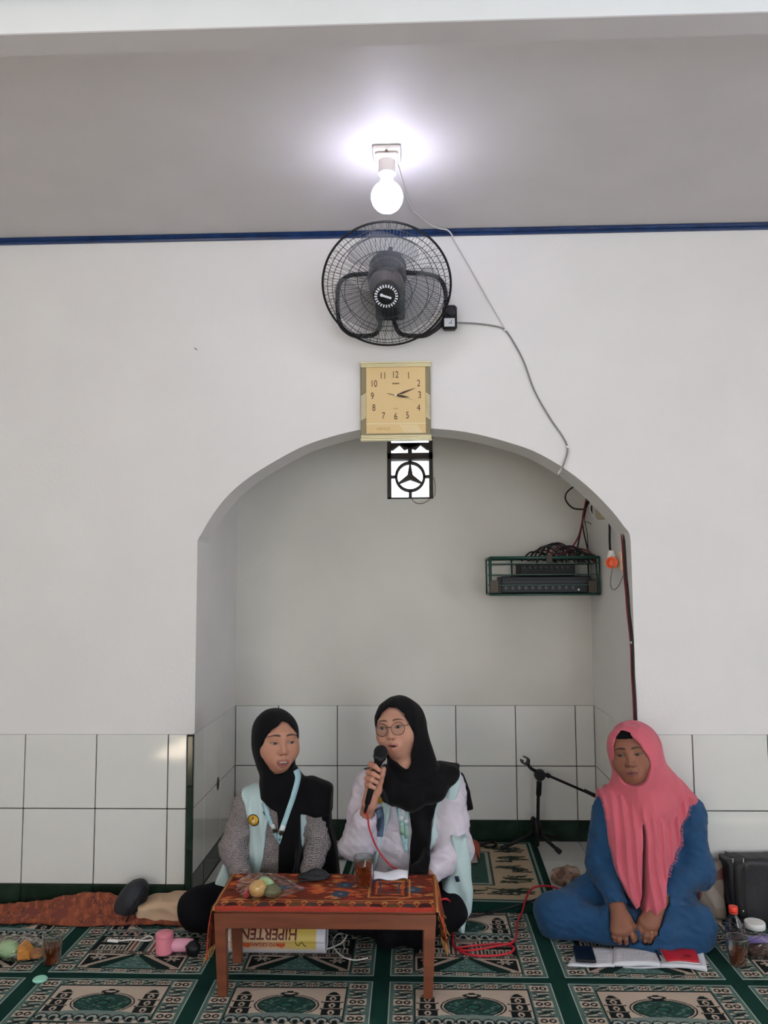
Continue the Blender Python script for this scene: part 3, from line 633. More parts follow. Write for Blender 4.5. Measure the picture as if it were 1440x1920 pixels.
# arabesque band
P.rect(PX0, Yv(.50), PX1, Yv(.405), (112, 128, 124))
P.ell(cx, Yv(.405), .12, .014, (112, 128, 124))
for i in range(9):
    xx = PX0+.02+i*(PX1-PX0-.04)/8; P.ell(xx, Yv(.452), .020, .020, BLK); P.ell(xx, Yv(.452), .015, .015, (150, 160, 154)); P.ell(xx, Yv(.462), .009, .010, BLK); P.ell(xx+.02, Yv(.48), .010, .008, CRM)
# colonnade
P.rect(PX0, Yv(.70), PX1, Yv(.50), BLK)
for sg in (-1, 1):
    for r0 in (.535, .645):
        P.rect(cx+sg*.115-.05, Yv(r0+.047), cx+sg*.115+.05, Yv(r0-.025), (70, 92, 86))
        for i in range(4):
            xx = cx+sg*.115-.0375+i*.025; P.rect(xx-.009, Yv(r0+.04), xx+.009, Yv(r0-.02), CRM); P.rect(xx-.004, Yv(r0+.04), xx+.004, Yv(r0-.005), BLK)
        P.rect(cx+sg*.115-.052, Yv(r0+.055), cx+sg*.115+.052, Yv(r0+.047), CRM)
for i, (w_, c_) in enumerate(((.062, CRM), (.054, BLK), (.048, CRM), (.040, (120, 70, 66)), (.030, CRM), (.022, (96, 108, 104)), (.012, BLK))): P.rect(cx-w_, Yv(.70), cx+w_, Yv(.505+.01*i), c_)
# ornament line and the sloping roof beams
P.rect(PX0, Yv(.745), PX1, Yv(.70), (54, 66, 62))
for i in range(15):
    xx = PX0+.012+i*(PX1-PX0-.024)/14; P.ell(xx, Yv(.722), .010, .009, (178, 160, 146) if i % 2 else (120, 96, 90)); P.ell(xx, Yv(.722), .004, .004, BLK)
P.rect(PX0, PY0, PX1, Yv(.745), BLK); yb_, yt_ = PY0, Yv(.745)
P.frame(PX0, PY0, PX1, yt_, .008, CRM)
for sg in (-1, 1):
    def X_(q): return cx+sg*q
    P.poly([(X_(.022), yt_), (X_(.045), yt_), (X_(.178), yb_+.004), (X_(.155), yb_+.004)], CRM)
    P.poly([(X_(.030), yt_), (X_(.038), yt_), (X_(.170), yb_+.004), (X_(.163), yb_+.004)], (150, 134, 122))
    P.poly([(X_(.0), yt_), (X_(.022), yt_), (X_(.146), yb_+.002), (X_(.095), yb_+.002)], (18, 40, 36))
    for k in range(6):
        a = k*1.05; c_ = (X_(.132), Yv(.79)); P.line(c_, (c_[0]+.026*math.cos(a), c_[1]+.017*math.sin(a)), .006, CRM)
    P.ell(X_(.132), Yv(.79), .008, .006, (130, 140, 134))
P.poly([(cx, yt_-.004), (cx-.092, yb_+.002), (cx+.092, yb_+.002)], (76, 106, 100))
for i in range(40):
    q = random.random(); xx = cx+(random.random()*2-1)*.08*q; P.ell(xx, yt_-.01-q*(yt_-yb_-.016), .005, .003, (120, 146, 138) if i % 2 else (44, 66, 62))
# weave noise
P.C *= (1+.10*(rng.random(P.X.shape)-.5))[..., None]
M_carpet = mat('carpet_pile', None, .95, attr='Col', bump=.5, bscale=700, spec=.1, var=.10, vscale=6)
cell_me = None
def carpet_row(yfront, x_first, n, label, z=.004, rows=1):
    global cell_me
    root = thing('prayer_carpet', label, 'carpet', (x_first+n*CW/2, yfront+CH/2, 0), 'prayer carpet rows')
    for i, jr_ in [(a, b) for b in range(rows) for a in range(n)]:
        if cell_me is None:
            V = np.stack([P.X.ravel(), P.Y.ravel(), .0016*np.sin(P.X.ravel()*2*math.pi/CW)*np.sin(P.Y.ravel()*9)], 1)
            V[:, 1] += .0022*np.sin(P.X.ravel()*2*math.pi/CW)
            o = mesh_np('prayer_panel', V, P.faces(), M_carpet, root, True, P.C.reshape(-1, 3)); cell_me = o.data
        else: o = link('prayer_panel', cell_me, root)
        o.location = (x_first+i*CW, yfront-jr_*CH, z+.004)
    MB().box((x_first+n*CW/2, yfront+CH/2-(rows-1)*CH/2, z/2+.0006), (n*CW, rows*CH-.002, z)).build('backing', mat('carpet_backing', GRN, .9) if 'carpet_backing' not in MATS else MATS['carpet_backing'], root)
    return root
YR = -.5655; CX0 = .47-4*CW
CX0 -= CW
carpet_row(YR, CX0, 8, 'green prayer carpet row with mosque panels running under the table and women')
carpet_row(YR-CH, CX0, 8, 'nearest green prayer carpet along the bottom of the picture', rows=3)
# --- rug in the niche
RW, RH = .90, .80
Q = Paint(RW, RH, .0035, (18, 48, 40))
Q.rect(.030, .03, RW-.030, RH-.03, (120, 134, 126)); Q.rect(.040, .04, RW-.040, RH-.04, (30, 58, 50)); Q.rect(.052, .05, RW-.052, RH-.05, (150, 156, 142)); Q.rect(.058, .055, RW-.058, RH-.055, (178, 158, 132))
Q.rect(.235, .20, RW-.235, RH-.17, (58, 70, 64)); Q.rect(.247, .21, RW-.247, RH-.18, (150, 156, 146)); Q.rect(.262, .225, RW-.262, RH-.19, (58, 84, 76))
random.seed(9)
def clump(x, y, s=1.0):
    for k in range(9):
        a = random.uniform(-.5, .5)+(0 if k % 2 else math.pi); L = random.uniform(.03, .07)*s; oy = random.uniform(-.03, .03)*s
        Q.line((x, y+oy), (x+L*math.cos(a), y+oy+L*.6*math.sin(a)), .012*s, (44, 56, 48))
        Q.line((x+L*.4*math.cos(a), y+oy+.006), (x+L*.9*math.cos(a), y+oy+.008), .004*s, (112, 104, 84))
for sx in (.145, RW-.145):
    for yy in np.arange(.14, RH-.05, .13): clump(sx, yy, 1.15); clump(sx+.01, yy+.02, .8)
for xx in np.arange(.24, RW-.2, .11): clump(xx, .13, .9); clump(xx, RH-.10, .8)
for xx in (.35, .55):
    for yy in (.28, .42, .56): clump(xx, yy, .7)
Q.C *= (1+.12*(rng.random(Q.X.shape)-.5))[..., None]
rx0 = at(1003, 1577, z=NF)[0]-RW
ry = Q.Y.ravel()-.033; dropz = np.clip(-ry/.03, 0, 1); dropz = dropz*dropz*(3-2*dropz)
V = np.stack([Q.X.ravel()+rx0, ry, NF+.006+.0015*np.sin(Q.X.ravel()*14)-dropz*(NF-.010)], 1); V[:, 0] -= .030*(1-Q.Y.ravel()/RH)
rug = mesh_np('niche_rug', V, Q.faces(), M_carpet, None, True, Q.C.reshape(-1, 3)); tag(rug, 'green and beige floral rug on the raised niche floor', 'rug')
sd = rug.modifiers.new('thickness', 'SOLIDIFY'); sd.thickness = .005; sd.offset = -1
# ================================================================== TABLE
M_wood = mat('brown_table_wood', (106, 58, 38), .38, var=.22, vscale=5, stretch=(1.2, 9, 9), bump=.08, bscale=60)
tx0, tx1 = at(401, 1722, y=-.703)[0], at(818, 1722, y=-.703)[0]; ty0, ty1 = -.703, -.425; TZ = .283
table = thing('low_table', 'low brown wooden table in front of the two women', 'table', ((tx0+tx1)/2, (ty0+ty1)/2, .008))
MB().box(((tx0+tx1)/2, (ty0+ty1)/2, TZ-.009), (tx1-tx0, ty1-ty0, .018), .004).build('tabletop', M_wood, table)
lw = .037
for x_, sg in ((tx0+lw/2, 1), (tx1-lw/2, -1)):
    for y_ in (ty0+lw/2, ty1-lw/2-.020):
        mb = MB(); x1_ = x_+sg*.010; h0 = .008
        a = lw/2; b = lw/2*.78
        V = [(x1_-b, y_-b, h0), (x1_+b, y_-b, h0), (x1_+b, y_+b, h0), (x1_-b, y_+b, h0), (x_-a, y_-a, TZ-.018), (x_+a, y_-a, TZ-.018), (x_+a, y_+a, TZ-.018), (x_-a, y_+a, TZ-.018)]
        mb.add(V, [(0, 3, 2, 1), (4, 5, 6, 7), (0, 1, 5, 4), (1, 2, 6, 5), (2, 3, 7, 6), (3, 0, 4, 7)]); mb.build('leg', M_wood, table)
zap = at(600, 1743, y=ty0)[2]
for y_ in (ty0+.010, ty1-.038): MB().box(((tx0+tx1)/2, y_, (zap+TZ-.018)/2), (tx1-tx0-2*lw+.004, .018, TZ-.018-zap), .002).build('apron', M_wood, table)
for x_ in (tx0+.010, tx1-.010): MB().box((x_, (ty0+ty1)/2, (zap+TZ-.018)/2), (.018, ty1-ty0-2*lw+.004, TZ-.018-zap), .002).build('apron', M_wood, table)
# --- woven cloth: flat length u over left side, top, right side; v front drop + top
dropL, dropR, dropF = .155, .115, .013
lenU = dropL+(tx1-tx0)+dropR; lenV = dropF+(ty1-ty0)+.012
T = Paint(lenU, lenV, .0030, (112, 50, 36))
OR, RD, NV, BR, GD = (186, 92, 52), (158, 58, 46), (56, 70, 90), (72, 36, 32), (188, 132, 78)
random.seed(21); v0 = dropF
# field of leaf shapes
for i in range(330):
    x_, y_ = random.uniform(0, lenU), random.uniform(v0+.055, lenV); a = random.uniform(-.5, .5); c_ = random.choice([OR, OR, RD, (120, 54, 38), GD, BR])
    L = random.uniform(.014, .040)
    pts = [(x_-L*math.cos(a), y_-L*.6*math.sin(a)), (x_, y_+L*.36), (x_+L*math.cos(a), y_+L*.6*math.sin(a)), (x_, y_-L*.34)]; T.poly(pts, c_)
    if i % 3 == 0: T.line(pts[0], pts[2], .003, BR)
for x_, y_ in ((.47, .20), (.46, .12), (.70, .16), (.25, .17), (.56, .24)):
    for k in range(8):
        a = k*.785; T.ell(dropL*.6+x_+.018*math.cos(a), y_+.016*math.sin(a), .013, .010, NV)
    T.ell(dropL*.6+x_, y_, .008, .008, (96, 108, 120))
for sx in (dropL+.56,):
    for k in range(4): T.frame(sx-.07+k*.012, .09+k*.014, sx+.07-k*.012, .26-k*.014, .005, [GD, BR, OR, NV][k])
# front border: scallops between two pale lines
T.rect(0, v0, lenU, v0+.052, (104, 46, 36)); T.rect(0, v0+.050, lenU, v0+.055, GD); T.rect(0, 0, lenU, v0+.006, RD)
for i in range(int(lenU/.052)+1):
    x_ = i*.052; cc_ = [(74, 60, 58), (60, 34, 32), (96, 70, 44)][i % 3]
    T.ell(x_, v0+.006, .0265, .034, OR); T.ell(x_, v0+.006, .0225, .029, cc_); T.rect(0, 0, lenU, v0+.004, RD)
    for k in (-1, 0, 1): T.ell(x_+.026+k*.006, v0+.036+(.005 if k == 0 else 0), .005, .006, GD)
for xe in (dropL-.004, dropL+(tx1-tx0)+.006):
    T.rect(xe-.014, 0, xe+.014, lenV, (120, 62, 36)); T.rect(xe-.008, 0, xe+.008, lenV, GD); T.rect(xe-.003, 0, xe+.003, lenV, BR)
T.C *= (1+.22*(rng.random(T.X.shape)-.5))[..., None]
Vx, Vy, Vz = [], [], []
U_, W_ = T.X, T.Y; top = TZ+.0035
s_ = U_-dropL; L0 = tx1-tx0
# along x: hang, roll over the edge, lie flat
er = .014
x_ = np.where(s_ < 0, tx0-.006-.012*np.sin(np.clip(-s_/.10, 0, 1)*math.pi/2)-.010*np.sin(W_*34)*np.clip(-s_/.1, 0, 1), np.where(s_ > L0, tx1+.006+.016*np.sin(np.clip((s_-L0)/.09, 0, 1)*math.pi/2)+.009*np.sin(W_*40+1)*np.clip((s_-L0)/.08, 0, 1), tx0+s_))
z_ = np.where(s_ < 0, top+s_, np.where(s_ > L0, top-(s_-L0), top))
t_ = W_-dropF
y_ = np.where(t_ < 0, ty0-.0055, ty0+t_); z_ = z_+np.where(t_ < 0, t_, 0)
x_ = x_-np.where(s_ < -.02, .0, 0)
y_ = y_+np.where((s_ < 0), -.05*np.clip(-s_/.15, 0, 1)*0+.02*np.sin(U_*9)*np.clip(-s_/.15, 0, 1), 0)
z_ = z_+.0007*np.sin(U_*60+W_*25)+.0012*np.sin(W_*50+U_*13)*(t_ > 0)+.0012
cloth = mesh_np('tablecloth', np.stack([x_.ravel(), y_.ravel(), z_.ravel()], 1), T.faces(), mat('woven_cloth', None, .9, attr='Col', bump=.5, bscale=500, spec=.15), None, True, T.C.reshape(-1, 3))
tag(cloth, 'red brown patterned woven cloth draped over the low table', 'tablecloth'); cloth.data.materials[0].use_backface_culling = False
M_fringe = mat('gold_fringe', (168, 122, 58), .8)
mb = MB(); random.seed(4)
for k in range(26):
    yy = ty0+.01+k*.0112; b_ = np.array([tx1+.022+.009*math.sin((yy-ty0+dropF)*40+1), yy, top-dropR+.004]); mb.tube([b_, b_+(random.uniform(0, .012), random.uniform(-.004, .004), -.018), b_+(random.uniform(-.004, .016), random.uniform(-.006, .006), -.036)], .0022, 4)
for k in range(26):
    yy = ty0+.01+k*.0112; b_ = np.array([tx0-.018-.010*math.sin((yy-ty0+dropF)*34), yy, top-dropL+.004]); mb.tube([b_, b_+(random.uniform(-.008, .004), random.uniform(-.004, .004), -.018), b_+(random.uniform(-.010, .004), random.uniform(-.006, .006), -.034)], .0022, 4)
tag(mb.build('fringe', M_fringe, cloth, True), 'gold fringe', kind='stuff')
# ================================================================== PEOPLE: implicit surfaces meshed on a grid
def rc(P, a, b, ra, rb=None, sc=None):
    """tapered capsule; sc squeezes the cross-section along x,y,z"""
    rb = ra if rb is None else rb; a = np.asarray(a, float); b = np.asarray(b, float)
    if sc is not None: sc = np.asarray(sc, float); P = P/sc; a = a/sc; b = b/sc
    d = b-a; t = np.clip(((P-a)@d)/(d@d+1e-12), 0, 1); r = np.linalg.norm(P-a-t[:, None]*d, axis=1)-(ra+(rb-ra)*t)
    return r*(min(sc) if sc is not None else 1.0)
def el(P, c, r, M=None):
    q = P-np.asarray(c, float)
    if M is not None: q = q@M
    r = np.asarray(r, float); k0 = np.linalg.norm(q/r, axis=1); k1 = np.linalg.norm(q/(r*r), axis=1)+1e-9; return k0*(k0-1)/k1
def smin(a, b, k): h = np.clip(.5+.5*(b-a)/k, 0, 1); return b+(a-b)*h-k*h*(1-h)
def smax(a, b, k): return -smin(-a, -b, k)
def su(k, *ds):
    r = ds[0]
    for d in ds[1:]: r = smin(r, d, k)
    return r
def poly2_exact(x, z, pts):
    pts = np.asarray(pts, float); n = len(pts); d = np.full(len(x), 1e9); ins = np.zeros(len(x), bool)
    for i in range(n):
        a, b = pts[i], pts[(i+1) % n]; e = b-a; wx, wz = x-a[0], z-a[1]; t = np.clip((wx*e[0]+wz*e[1])/(e@e+1e-12), 0, 1)
        d = np.minimum(d, (wx-t*e[0])**2+(wz-t*e[1])**2)
        if a[1] != b[1]: ins ^= ((z < a[1]) != (z < b[1])) & (x < e[0]*(z-a[1])/e[1]+a[0])
    return np.where(ins, -1, 1)*np.sqrt(d)
_PC = {}
def poly2(x, z, pts, g=.0025, mg=.03):
    """signed distance to an outline, from a table"""
    key = tuple(map(tuple, pts))
    if key not in _PC:
        A = np.asarray(pts, float); lo = A.min(0)-mg; n = (np.ceil((A.max(0)+mg-lo)/g)).astype(int)+2
        X, Z = np.meshgrid(lo[0]+np.arange(n[0])*g, lo[1]+np.arange(n[1])*g, indexing='ij'); _PC[key] = (lo, n, poly2_exact(X.ravel(), Z.ravel(), pts).reshape(n))
    lo, n, T_ = _PC[key]; u = (x-lo[0])/g; v = (z-lo[1])/g; uc = np.clip(u, 0, n[0]-1.001); vc = np.clip(v, 0, n[1]-1.001); i = uc.astype(int); j = vc.astype(int); a = uc-i; b = vc-j
    d = T_[i, j]*(1-a)*(1-b)+T_[i+1, j]*a*(1-b)+T_[i, j+1]*(1-a)*b+T_[i+1, j+1]*a*b
    return d+g*np.maximum(np.abs(u-uc), np.abs(v-vc))
def extr(P, pts, y0, y1, r=.006):
    d2 = poly2(P[:, 0], P[:, 2], pts)+r; dy = np.abs(P[:, 1]-(y0+y1)/2)-(y1-y0)/2+r
    return np.minimum(np.maximum(d2, dy), 0)+np.hypot(np.maximum(d2, 0), np.maximum(dy, 0))-r
_k = rng.normal(size=(14, 3)); _ph = rng.random(14)*6.28
def nz(P, f, s=0):
    r = 0
    for i in range(6): r = r+np.sin(P@(_k[(i+s) % 14]*f)+_ph[(i+s) % 14])
    return r/6
def cr(P, f, s=0):
    """creased wrinkles, about 0..1"""
    return np.abs(nz(P, f, s))*2.2-.5
def PX(pts, y): return [tuple(at(a, b, y=y)[[0, 2]]) for a, b in pts]
def surfnet(fn, lo, hi, h, K=4):
    lo = np.asarray(lo, float); n = (np.ceil((np.asarray(hi)-lo)/(h*K)).astype(int))*K+1
    cs = (n-1)//K+1; ax = [lo[i]+np.arange(n[i])*h for i in range(3)]
    G = np.stack(np.meshgrid(*[a[::K] for a in ax], indexing='ij'), -1).reshape(-1, 3); cv = fn(G).reshape(cs)
    near = np.abs(cv) < K*h*1.75
    A = np.zeros(cs-1, bool)
    for dx in (0, 1):
        for dy in (0, 1):
            for dz in (0, 1): A |= near[dx:cs[0]-1+dx, dy:cs[1]-1+dy, dz:cs[2]-1+dz]
    ci = [np.minimum(np.arange(n[i])//K, cs[i]-1) for i in range(3)]
    v = cv[np.ix_(*ci)].astype(np.float32)
    mk = np.zeros(n, bool)
    Af = A.repeat(K, 0).repeat(K, 1).repeat(K, 2); mk[:-1, :-1, :-1] |= Af; mk[1:, 1:, 1:] |= Af; mk[1:, :-1, :-1] |= Af; mk[:-1, 1:, :-1] |= Af; mk[:-1, :-1, 1:] |= Af; mk[1:, 1:, :-1] |= Af; mk[1:, :-1, 1:] |= Af; mk[:-1, 1:, 1:] |= Af
    I = np.argwhere(mk); v[mk] = fn(lo+I*h)
    S = v < 0; c = np.zeros(n-1, np.int8)
    for dx in (0, 1):
        for dy in (0, 1):
            for dz in (0, 1): c += S[dx:n[0]-1+dx, dy:n[1]-1+dy, dz:n[2]-1+dz]
    act = np.argwhere((c > 0) & (c < 8)); idx = np.full(n-1, -1, np.int64); idx[act[:, 0], act[:, 1], act[:, 2]] = np.arange(len(act))
    corners = np.array([(a, b, d) for a in (0, 1) for b in (0, 1) for d in (0, 1)])
    val = np.stack([v[act[:, 0]+q[0], act[:, 1]+q[1], act[:, 2]+q[2]] for q in corners], 1)
    acc = np.zeros((len(act), 3)); cnt = np.zeros(len(act))
    for i in range(8):
        for j in range(i+1, 8):
            if np.abs(corners[i]-corners[j]).sum() != 1: continue
            m_ = (val[:, i] < 0) != (val[:, j] < 0); t = val[m_, i]/(val[m_, i]-val[m_, j]); acc[m_] += corners[i]+t[:, None]*(corners[j]-corners[i]); cnt[m_] += 1
    V = lo+(act+acc/cnt[:, None])*h; Q = []
    for axi in range(3):
        o1, o2 = [(1, 2), (2, 0), (0, 1)][axi]
        s0 = [slice(None)]*3; s1 = [slice(None)]*3; s0[axi] = slice(0, n[axi]-1); s1[axi] = slice(1, n[axi])
        e = np.argwhere(S[tuple(s0)] != S[tuple(s1)]); e = e[(e[:, o1] > 0) & (e[:, o2] > 0) & (e[:, o1] < n[o1]-1) & (e[:, o2] < n[o2]-1)]
        def cell(da, db): q = e.copy(); q[:, o1] -= da; q[:, o2] -= db; return idx[q[:, 0], q[:, 1], q[:, 2]]
        f = np.stack([cell(1, 1), cell(0, 1), cell(0, 0), cell(1, 0)], 1); fl = S[e[:, 0], e[:, 1], e[:, 2]]; f[~fl] = f[~fl][:, ::-1]; Q.append(f)
    Q = np.vstack(Q); Q = Q[(Q >= 0).all(1)]
    return V, Q
def relax(V, Q, it=1, lam=.5):
    n = len(V); a = np.concatenate([Q[:, k] for k in range(4)]); b = np.concatenate([Q[:, (k+1) % 4] for k in range(4)])
    ii = np.concatenate([a, b]); jj = np.concatenate([b, a]); c_ = np.maximum(np.bincount(ii, minlength=n), 1)
    for _ in range(it): V = V+lam*(np.stack([np.bincount(ii, V[jj, k], n) for k in range(3)], 1)/c_[:, None]-V)
    return V
def cloth_part(name, fn, lo, hi, h, m, parent, colf=None, it=1):
    V, Q = surfnet(fn, lo, hi, h); V = relax(V, Q, it)
    o = mesh_np(name, V, Q, m, parent, True, colf(V) if colf else None); return o
def body_mesh(parent, fn, colf, lo, hi, fine, hc=.0075):
    """one skin: coarse everywhere, finer inside the head and hand boxes"""
    V, Q = surfnet(fn, lo, hi, hc); V = relax(V, Q, 1); cen = V[Q].mean(1); keep = np.ones(len(Q), bool); parts = []
    for (l, u, h, fn2) in fine:
        l, u = np.array(l), np.array(u); keep &= ~((cen > l+.004) & (cen < u-.004)).all(1)
        v2, q2 = surfnet(fn2, l, u, h); v2 = relax(v2, q2, 1, .4); parts.append((v2, q2))
    Q = Q[keep]; Vs, Qs = [V], [Q]; o = len(V)
    for v2, q2 in parts: Vs.append(v2); Qs.append(q2+o); o += len(v2)
    V = np.vstack(Vs); Q = np.vstack(Qs); used = np.unique(Q); mp = np.full(len(V), -1); mp[used] = np.arange(len(used)); V = V[used]; Q = mp[Q]
    return mesh_np('body', V, Q, M_skin, parent, True, colf(V))
M_skin = mat('skin', None, .55, attr='Col', spec=.35, bump=.08, bscale=900)
class Head:
    def __init__(s, c, yaw, pitch, roll, sc=1.0, jaw=1.0, opening=0.0, smile=0.0, wide=1.0):
        s.c = np.asarray(c, float); s.M = rotm(0, 0, math.radians(yaw))@rotm(math.radians(pitch))@rotm(0, math.radians(roll)); s.sc = sc; s.jaw = jaw; s.op = opening; s.wide = wide
    def loc(s, P): return ((P-s.c)@s.M)/s.sc
    def wor(s, q): return s.M@(np.asarray(q, float)*s.sc)+s.c
    def skin(s, P):
        q = s.loc(P); w_ = s.wide; o = s.op; a = np.abs(q[:, 0]); qs = q.copy(); qs[:, 0] = a
        d = el(q, (0, .016, .012), (.072*w_, .092, .080))
        d = smin(d, el(q, (0, -.014, -.026), (.064*w_, .070, .082)), .03)
        d = smin(d, el(q, (0, -.046, -.088), (.030*s.jaw, .030, .024)), .034)
        d = smin(d, el(qs, (.036*w_, -.047, -.036), (.027, .027, .030)), .034)
        d = smin(d, el(qs, (.026, -.070, .024), (.026, .010, .009)), .020)          # brow
        d = smax(d, -el(qs, (.0315, -.098, .001), (.0185, .016, .0095)), .014)       # socket
        d = smin(d, el(qs, (.0310, -.0695, -.0005), (.0130, .0130, .0125)), .004)    # eyeball under lids
        d = smin(d, rc(q, (0, -.081, .008), (0, -.099, -.030), .0062, .0088), .013)  # nose
        d = smin(d, el(qs, (.0112, -.088, -.0335), (.0075, .0105, .0068)), .010)
        d = smax(d, -el(qs, (.0068, -.100, -.0425), (.0040, .006, .0028)), .003)     # nostrils
        d = smin(d, el(q, (0, -.078, -.066-o*.3), (.029, .015, .019+o*.4)), .018)              # muzzle
        d = smin(d, rc(qs, (.0, -.0935, -.0600+o*.12), (.020, -.0845, -.0650), .0042, .0024), .005)
        d = smin(d, rc(qs, (.0, -.0915, -.0710-o), (.018, -.0842, -.0668-o*.45), .0050, .0028), .005)
        if o > 0: d = smax(d, -el(q, (0, -.100, -.0655-o*.5), (.0175, .014, .0016+o*.52)), .002)
        else: d = smax(d, -el(q, (0, -.102, -.0652), (.021, .012, .0009)), .0018)
        d = smin(d, rc(q, (0, .012, -.06), (0, .030, -.20), .050, .054), .03)
        return d*s.sc
    def colour(s, P, base, lip, teeth=0.0, gaze=(0, 0), browz=.0215, lid=.0046, browc=(58, 42, 34), browt=.0021, sclera=(146, 128, 118), eyez=-.0006):
        q = s.loc(P); x, y, z = q.T; C = np.empty((len(P), 3)); C[:] = srgb(*base); B = np.array(srgb(*base)); o = s.op
        front = np.clip((-.028-y)/.015, 0, 1)*(np.abs(x) < .09)*(z < .14)*(z > -.14); a = np.abs(x); ex = .0315; sg = np.sign(x)
        def bl(w_, rgb, lin=None): 
            nonlocal C
            w_ = np.clip(w_, 0, 1)*front; c_ = np.array(srgb(*rgb)) if lin is None else lin; C = C*(1-w_[:, None])+c_*w_[:, None]
        sig = lambda t, k: 1/(1+np.exp(-np.clip(t/k, -30, 30)))
        bl(.22*np.exp(-(((a-.038)/.018)**2+((z+.03)/.017)**2)), 0, B*np.array([1.0, .68, .66]))
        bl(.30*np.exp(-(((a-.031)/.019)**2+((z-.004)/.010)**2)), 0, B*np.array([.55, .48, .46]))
        bl(.25*np.exp(-((a/.013)**2+((z+.036)/.010)**2)), 0, B*np.array([.95, .70, .66]))
        u = (a-ex)/.0148; zc = eyez+.05*(a-ex); hg = lid*np.sqrt(np.clip(1-u*u, 0, 1)); inside = sig(hg-np.abs(z-zc), .0004)*(np.abs(u) < 1)
        bl(inside, sclera)  # eye whites darkened, shade put into their colour
        bl(inside*sig(.0064-np.hypot(x-sg*ex-gaze[0], z-eyez-gaze[1]), .0005), (24, 17, 14))
        bl(.95*np.exp(-((z-zc-hg-.0004)/.0012)**2)*sig(1.08-np.abs(u), .05), (24, 17, 15))
        bl(.45*np.exp(-((z-zc+hg+.0002)/.0010)**2)*sig(1.0-np.abs(u), .05), (40, 26, 22))
        bl(.30*np.exp(-((z-zc-hg-.0055)/.0012)**2)*sig(.95-np.abs(u), .08), (70, 44, 36))
        bt = (a-.0325)/.0215; bz_ = browz+.0046*(1-bt**2)-.0016*bt; th = 1.45*browt*(1-.55*np.clip(bt, -.3, 1))
        bl(np.exp(-((z-bz_)/th)**4)*sig(1-np.abs(bt), .06), browc)
        L_ = np.array(srgb(*lip)); hw = .0245
        pr = np.sqrt(np.clip(1-(a/hw)**2, 0, 1)); upz = -.0650+.0084*pr-.0014*np.exp(-(x/.004)**2); loz = -.0655-(o+.0100)*pr
        bl(.8*sig(np.minimum(upz-z, z-loz), .0011)*(a < hw), 0, L_)
        if o > 0:
            mo = sig(1-((x/.0178)**2+((z+.0655+o*.5)/(.0014+o*.52))**2), .10); bl(mo, (52, 22, 22))
            if teeth > 0: bl(mo*sig(z+.0655+o*teeth, .0006)*sig(.0135-a, .0008), (206, 192, 184)); bl(mo*sig(-(z+.0655+o*(teeth+.18)), .0006)*.8, (150, 84, 82))
        else: bl(.85*np.exp(-((z+.0652+.02*np.maximum(a-.014, 0))/.0011)**2)*(a < .0235), (56, 26, 24))
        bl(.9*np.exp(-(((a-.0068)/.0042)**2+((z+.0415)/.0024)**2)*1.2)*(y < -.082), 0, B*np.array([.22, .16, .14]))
        return C
def chain(P, pts, radii, k=.004):
    d = None
    for i in range(len(pts)-1):
        q = rc(P, pts[i], pts[i+1], radii[i], radii[i+1]); d = q if d is None else smin(d, q, k)
    return d
def hand_fn(wrist, mcps, fingers, thumb, r=.0092, palm=.0145, elbow=None):
    """wrist, four knuckles, finger chains (three further joints each) and a thumb chain: world points"""
    def f(P):
        d = rc(P, wrist, mcps[1], .021, palm)
        for m_ in mcps: d = smin(d, rc(P, wrist, m_, .017, palm), .018)
        d = smin(d, rc(P, wrist, thumb[0], .018, .017), .018)
        for m_, fg in zip(mcps, fingers): d = smin(d, chain(P, [m_]+fg, [r*1.12, r*1.05, r*.95, r*.82]), .005)
        d = smin(d, chain(P, thumb, [.0165, .0125, .0110, .0092]), .010)
        if elbow is not None: d = smin(d, rc(P, wrist, elbow, .0225, .034), .012)
        return d
    return f
def surf_y(fn, x, z, y0=-.46, y1=.1):
    """front surface of a field along +y"""
    y = np.full(len(x), y0)
    for _ in range(26): y = np.minimum(y+np.maximum(fn(np.stack([x, y, z], 1)), -.002)*.7, y1)
    return y
def ribbon(name, fn, pts_xz, w_, off, m, parent, n=8):
    """flat strip lying on a surface"""
    P2 = spline([(a, 0, b) for a, b in pts_xz], n)[:, [0, 2]]; T = np.gradient(P2, axis=0); T /= np.linalg.norm(T, axis=1)[:, None]; N_ = np.stack([T[:, 1], -T[:, 0]], 1)
    L_, R_ = P2-N_*w_/2, P2+N_*w_/2; yc = surf_y(fn, P2[:, 0], P2[:, 1]); yl = surf_y(fn, L_[:, 0], L_[:, 1]); yr = surf_y(fn, R_[:, 0], R_[:, 1]); yl = np.minimum(yl, yc+.006); yr = np.minimum(yr, yc+.006)
    V = np.vstack([np.stack([q[:, 0], yy-off, q[:, 1]], 1) for q, yy in ((L_, yl), (R_, yr))]); k = len(P2)
    o = mesh_np(name, V, [(i, i+1, k+i+1, k+i) for i in range(k-1)], m, parent, True); s_ = o.modifiers.new('thickness', 'SOLIDIFY'); s_.thickness = .0016; return o
def disc_on(name, fn, c, r, m, parent, off=.0012, poly=None):
    n = 24; pts = [(c[0]+r*math.cos(6.283*i/n), c[1]+r*math.sin(6.283*i/n)) for i in range(n)] if poly is None else poly; n = len(pts)
    x = np.array([p[0] for p in pts]+[c[0]]); z = np.array([p[1] for p in pts]+[c[1]]); y = surf_y(fn, x, z)-off
    o = mesh_np(name, np.stack([x, y, z], 1), [(i, (i+1) % n, n) for i in range(n)], m, parent, True); s_ = o.modifiers.new('thickness', 'SOLIDIFY'); s_.thickness = .001; return o
def face_open(H, outline, ymax=.0, side=1):
    """volume of the face opening in head space"""
    def f(P):
        q = H.loc(P); d = poly2(q[:, 0], q[:, 2], outline); return np.maximum(d, q[:, 1]-ymax)*H.sc
    return f
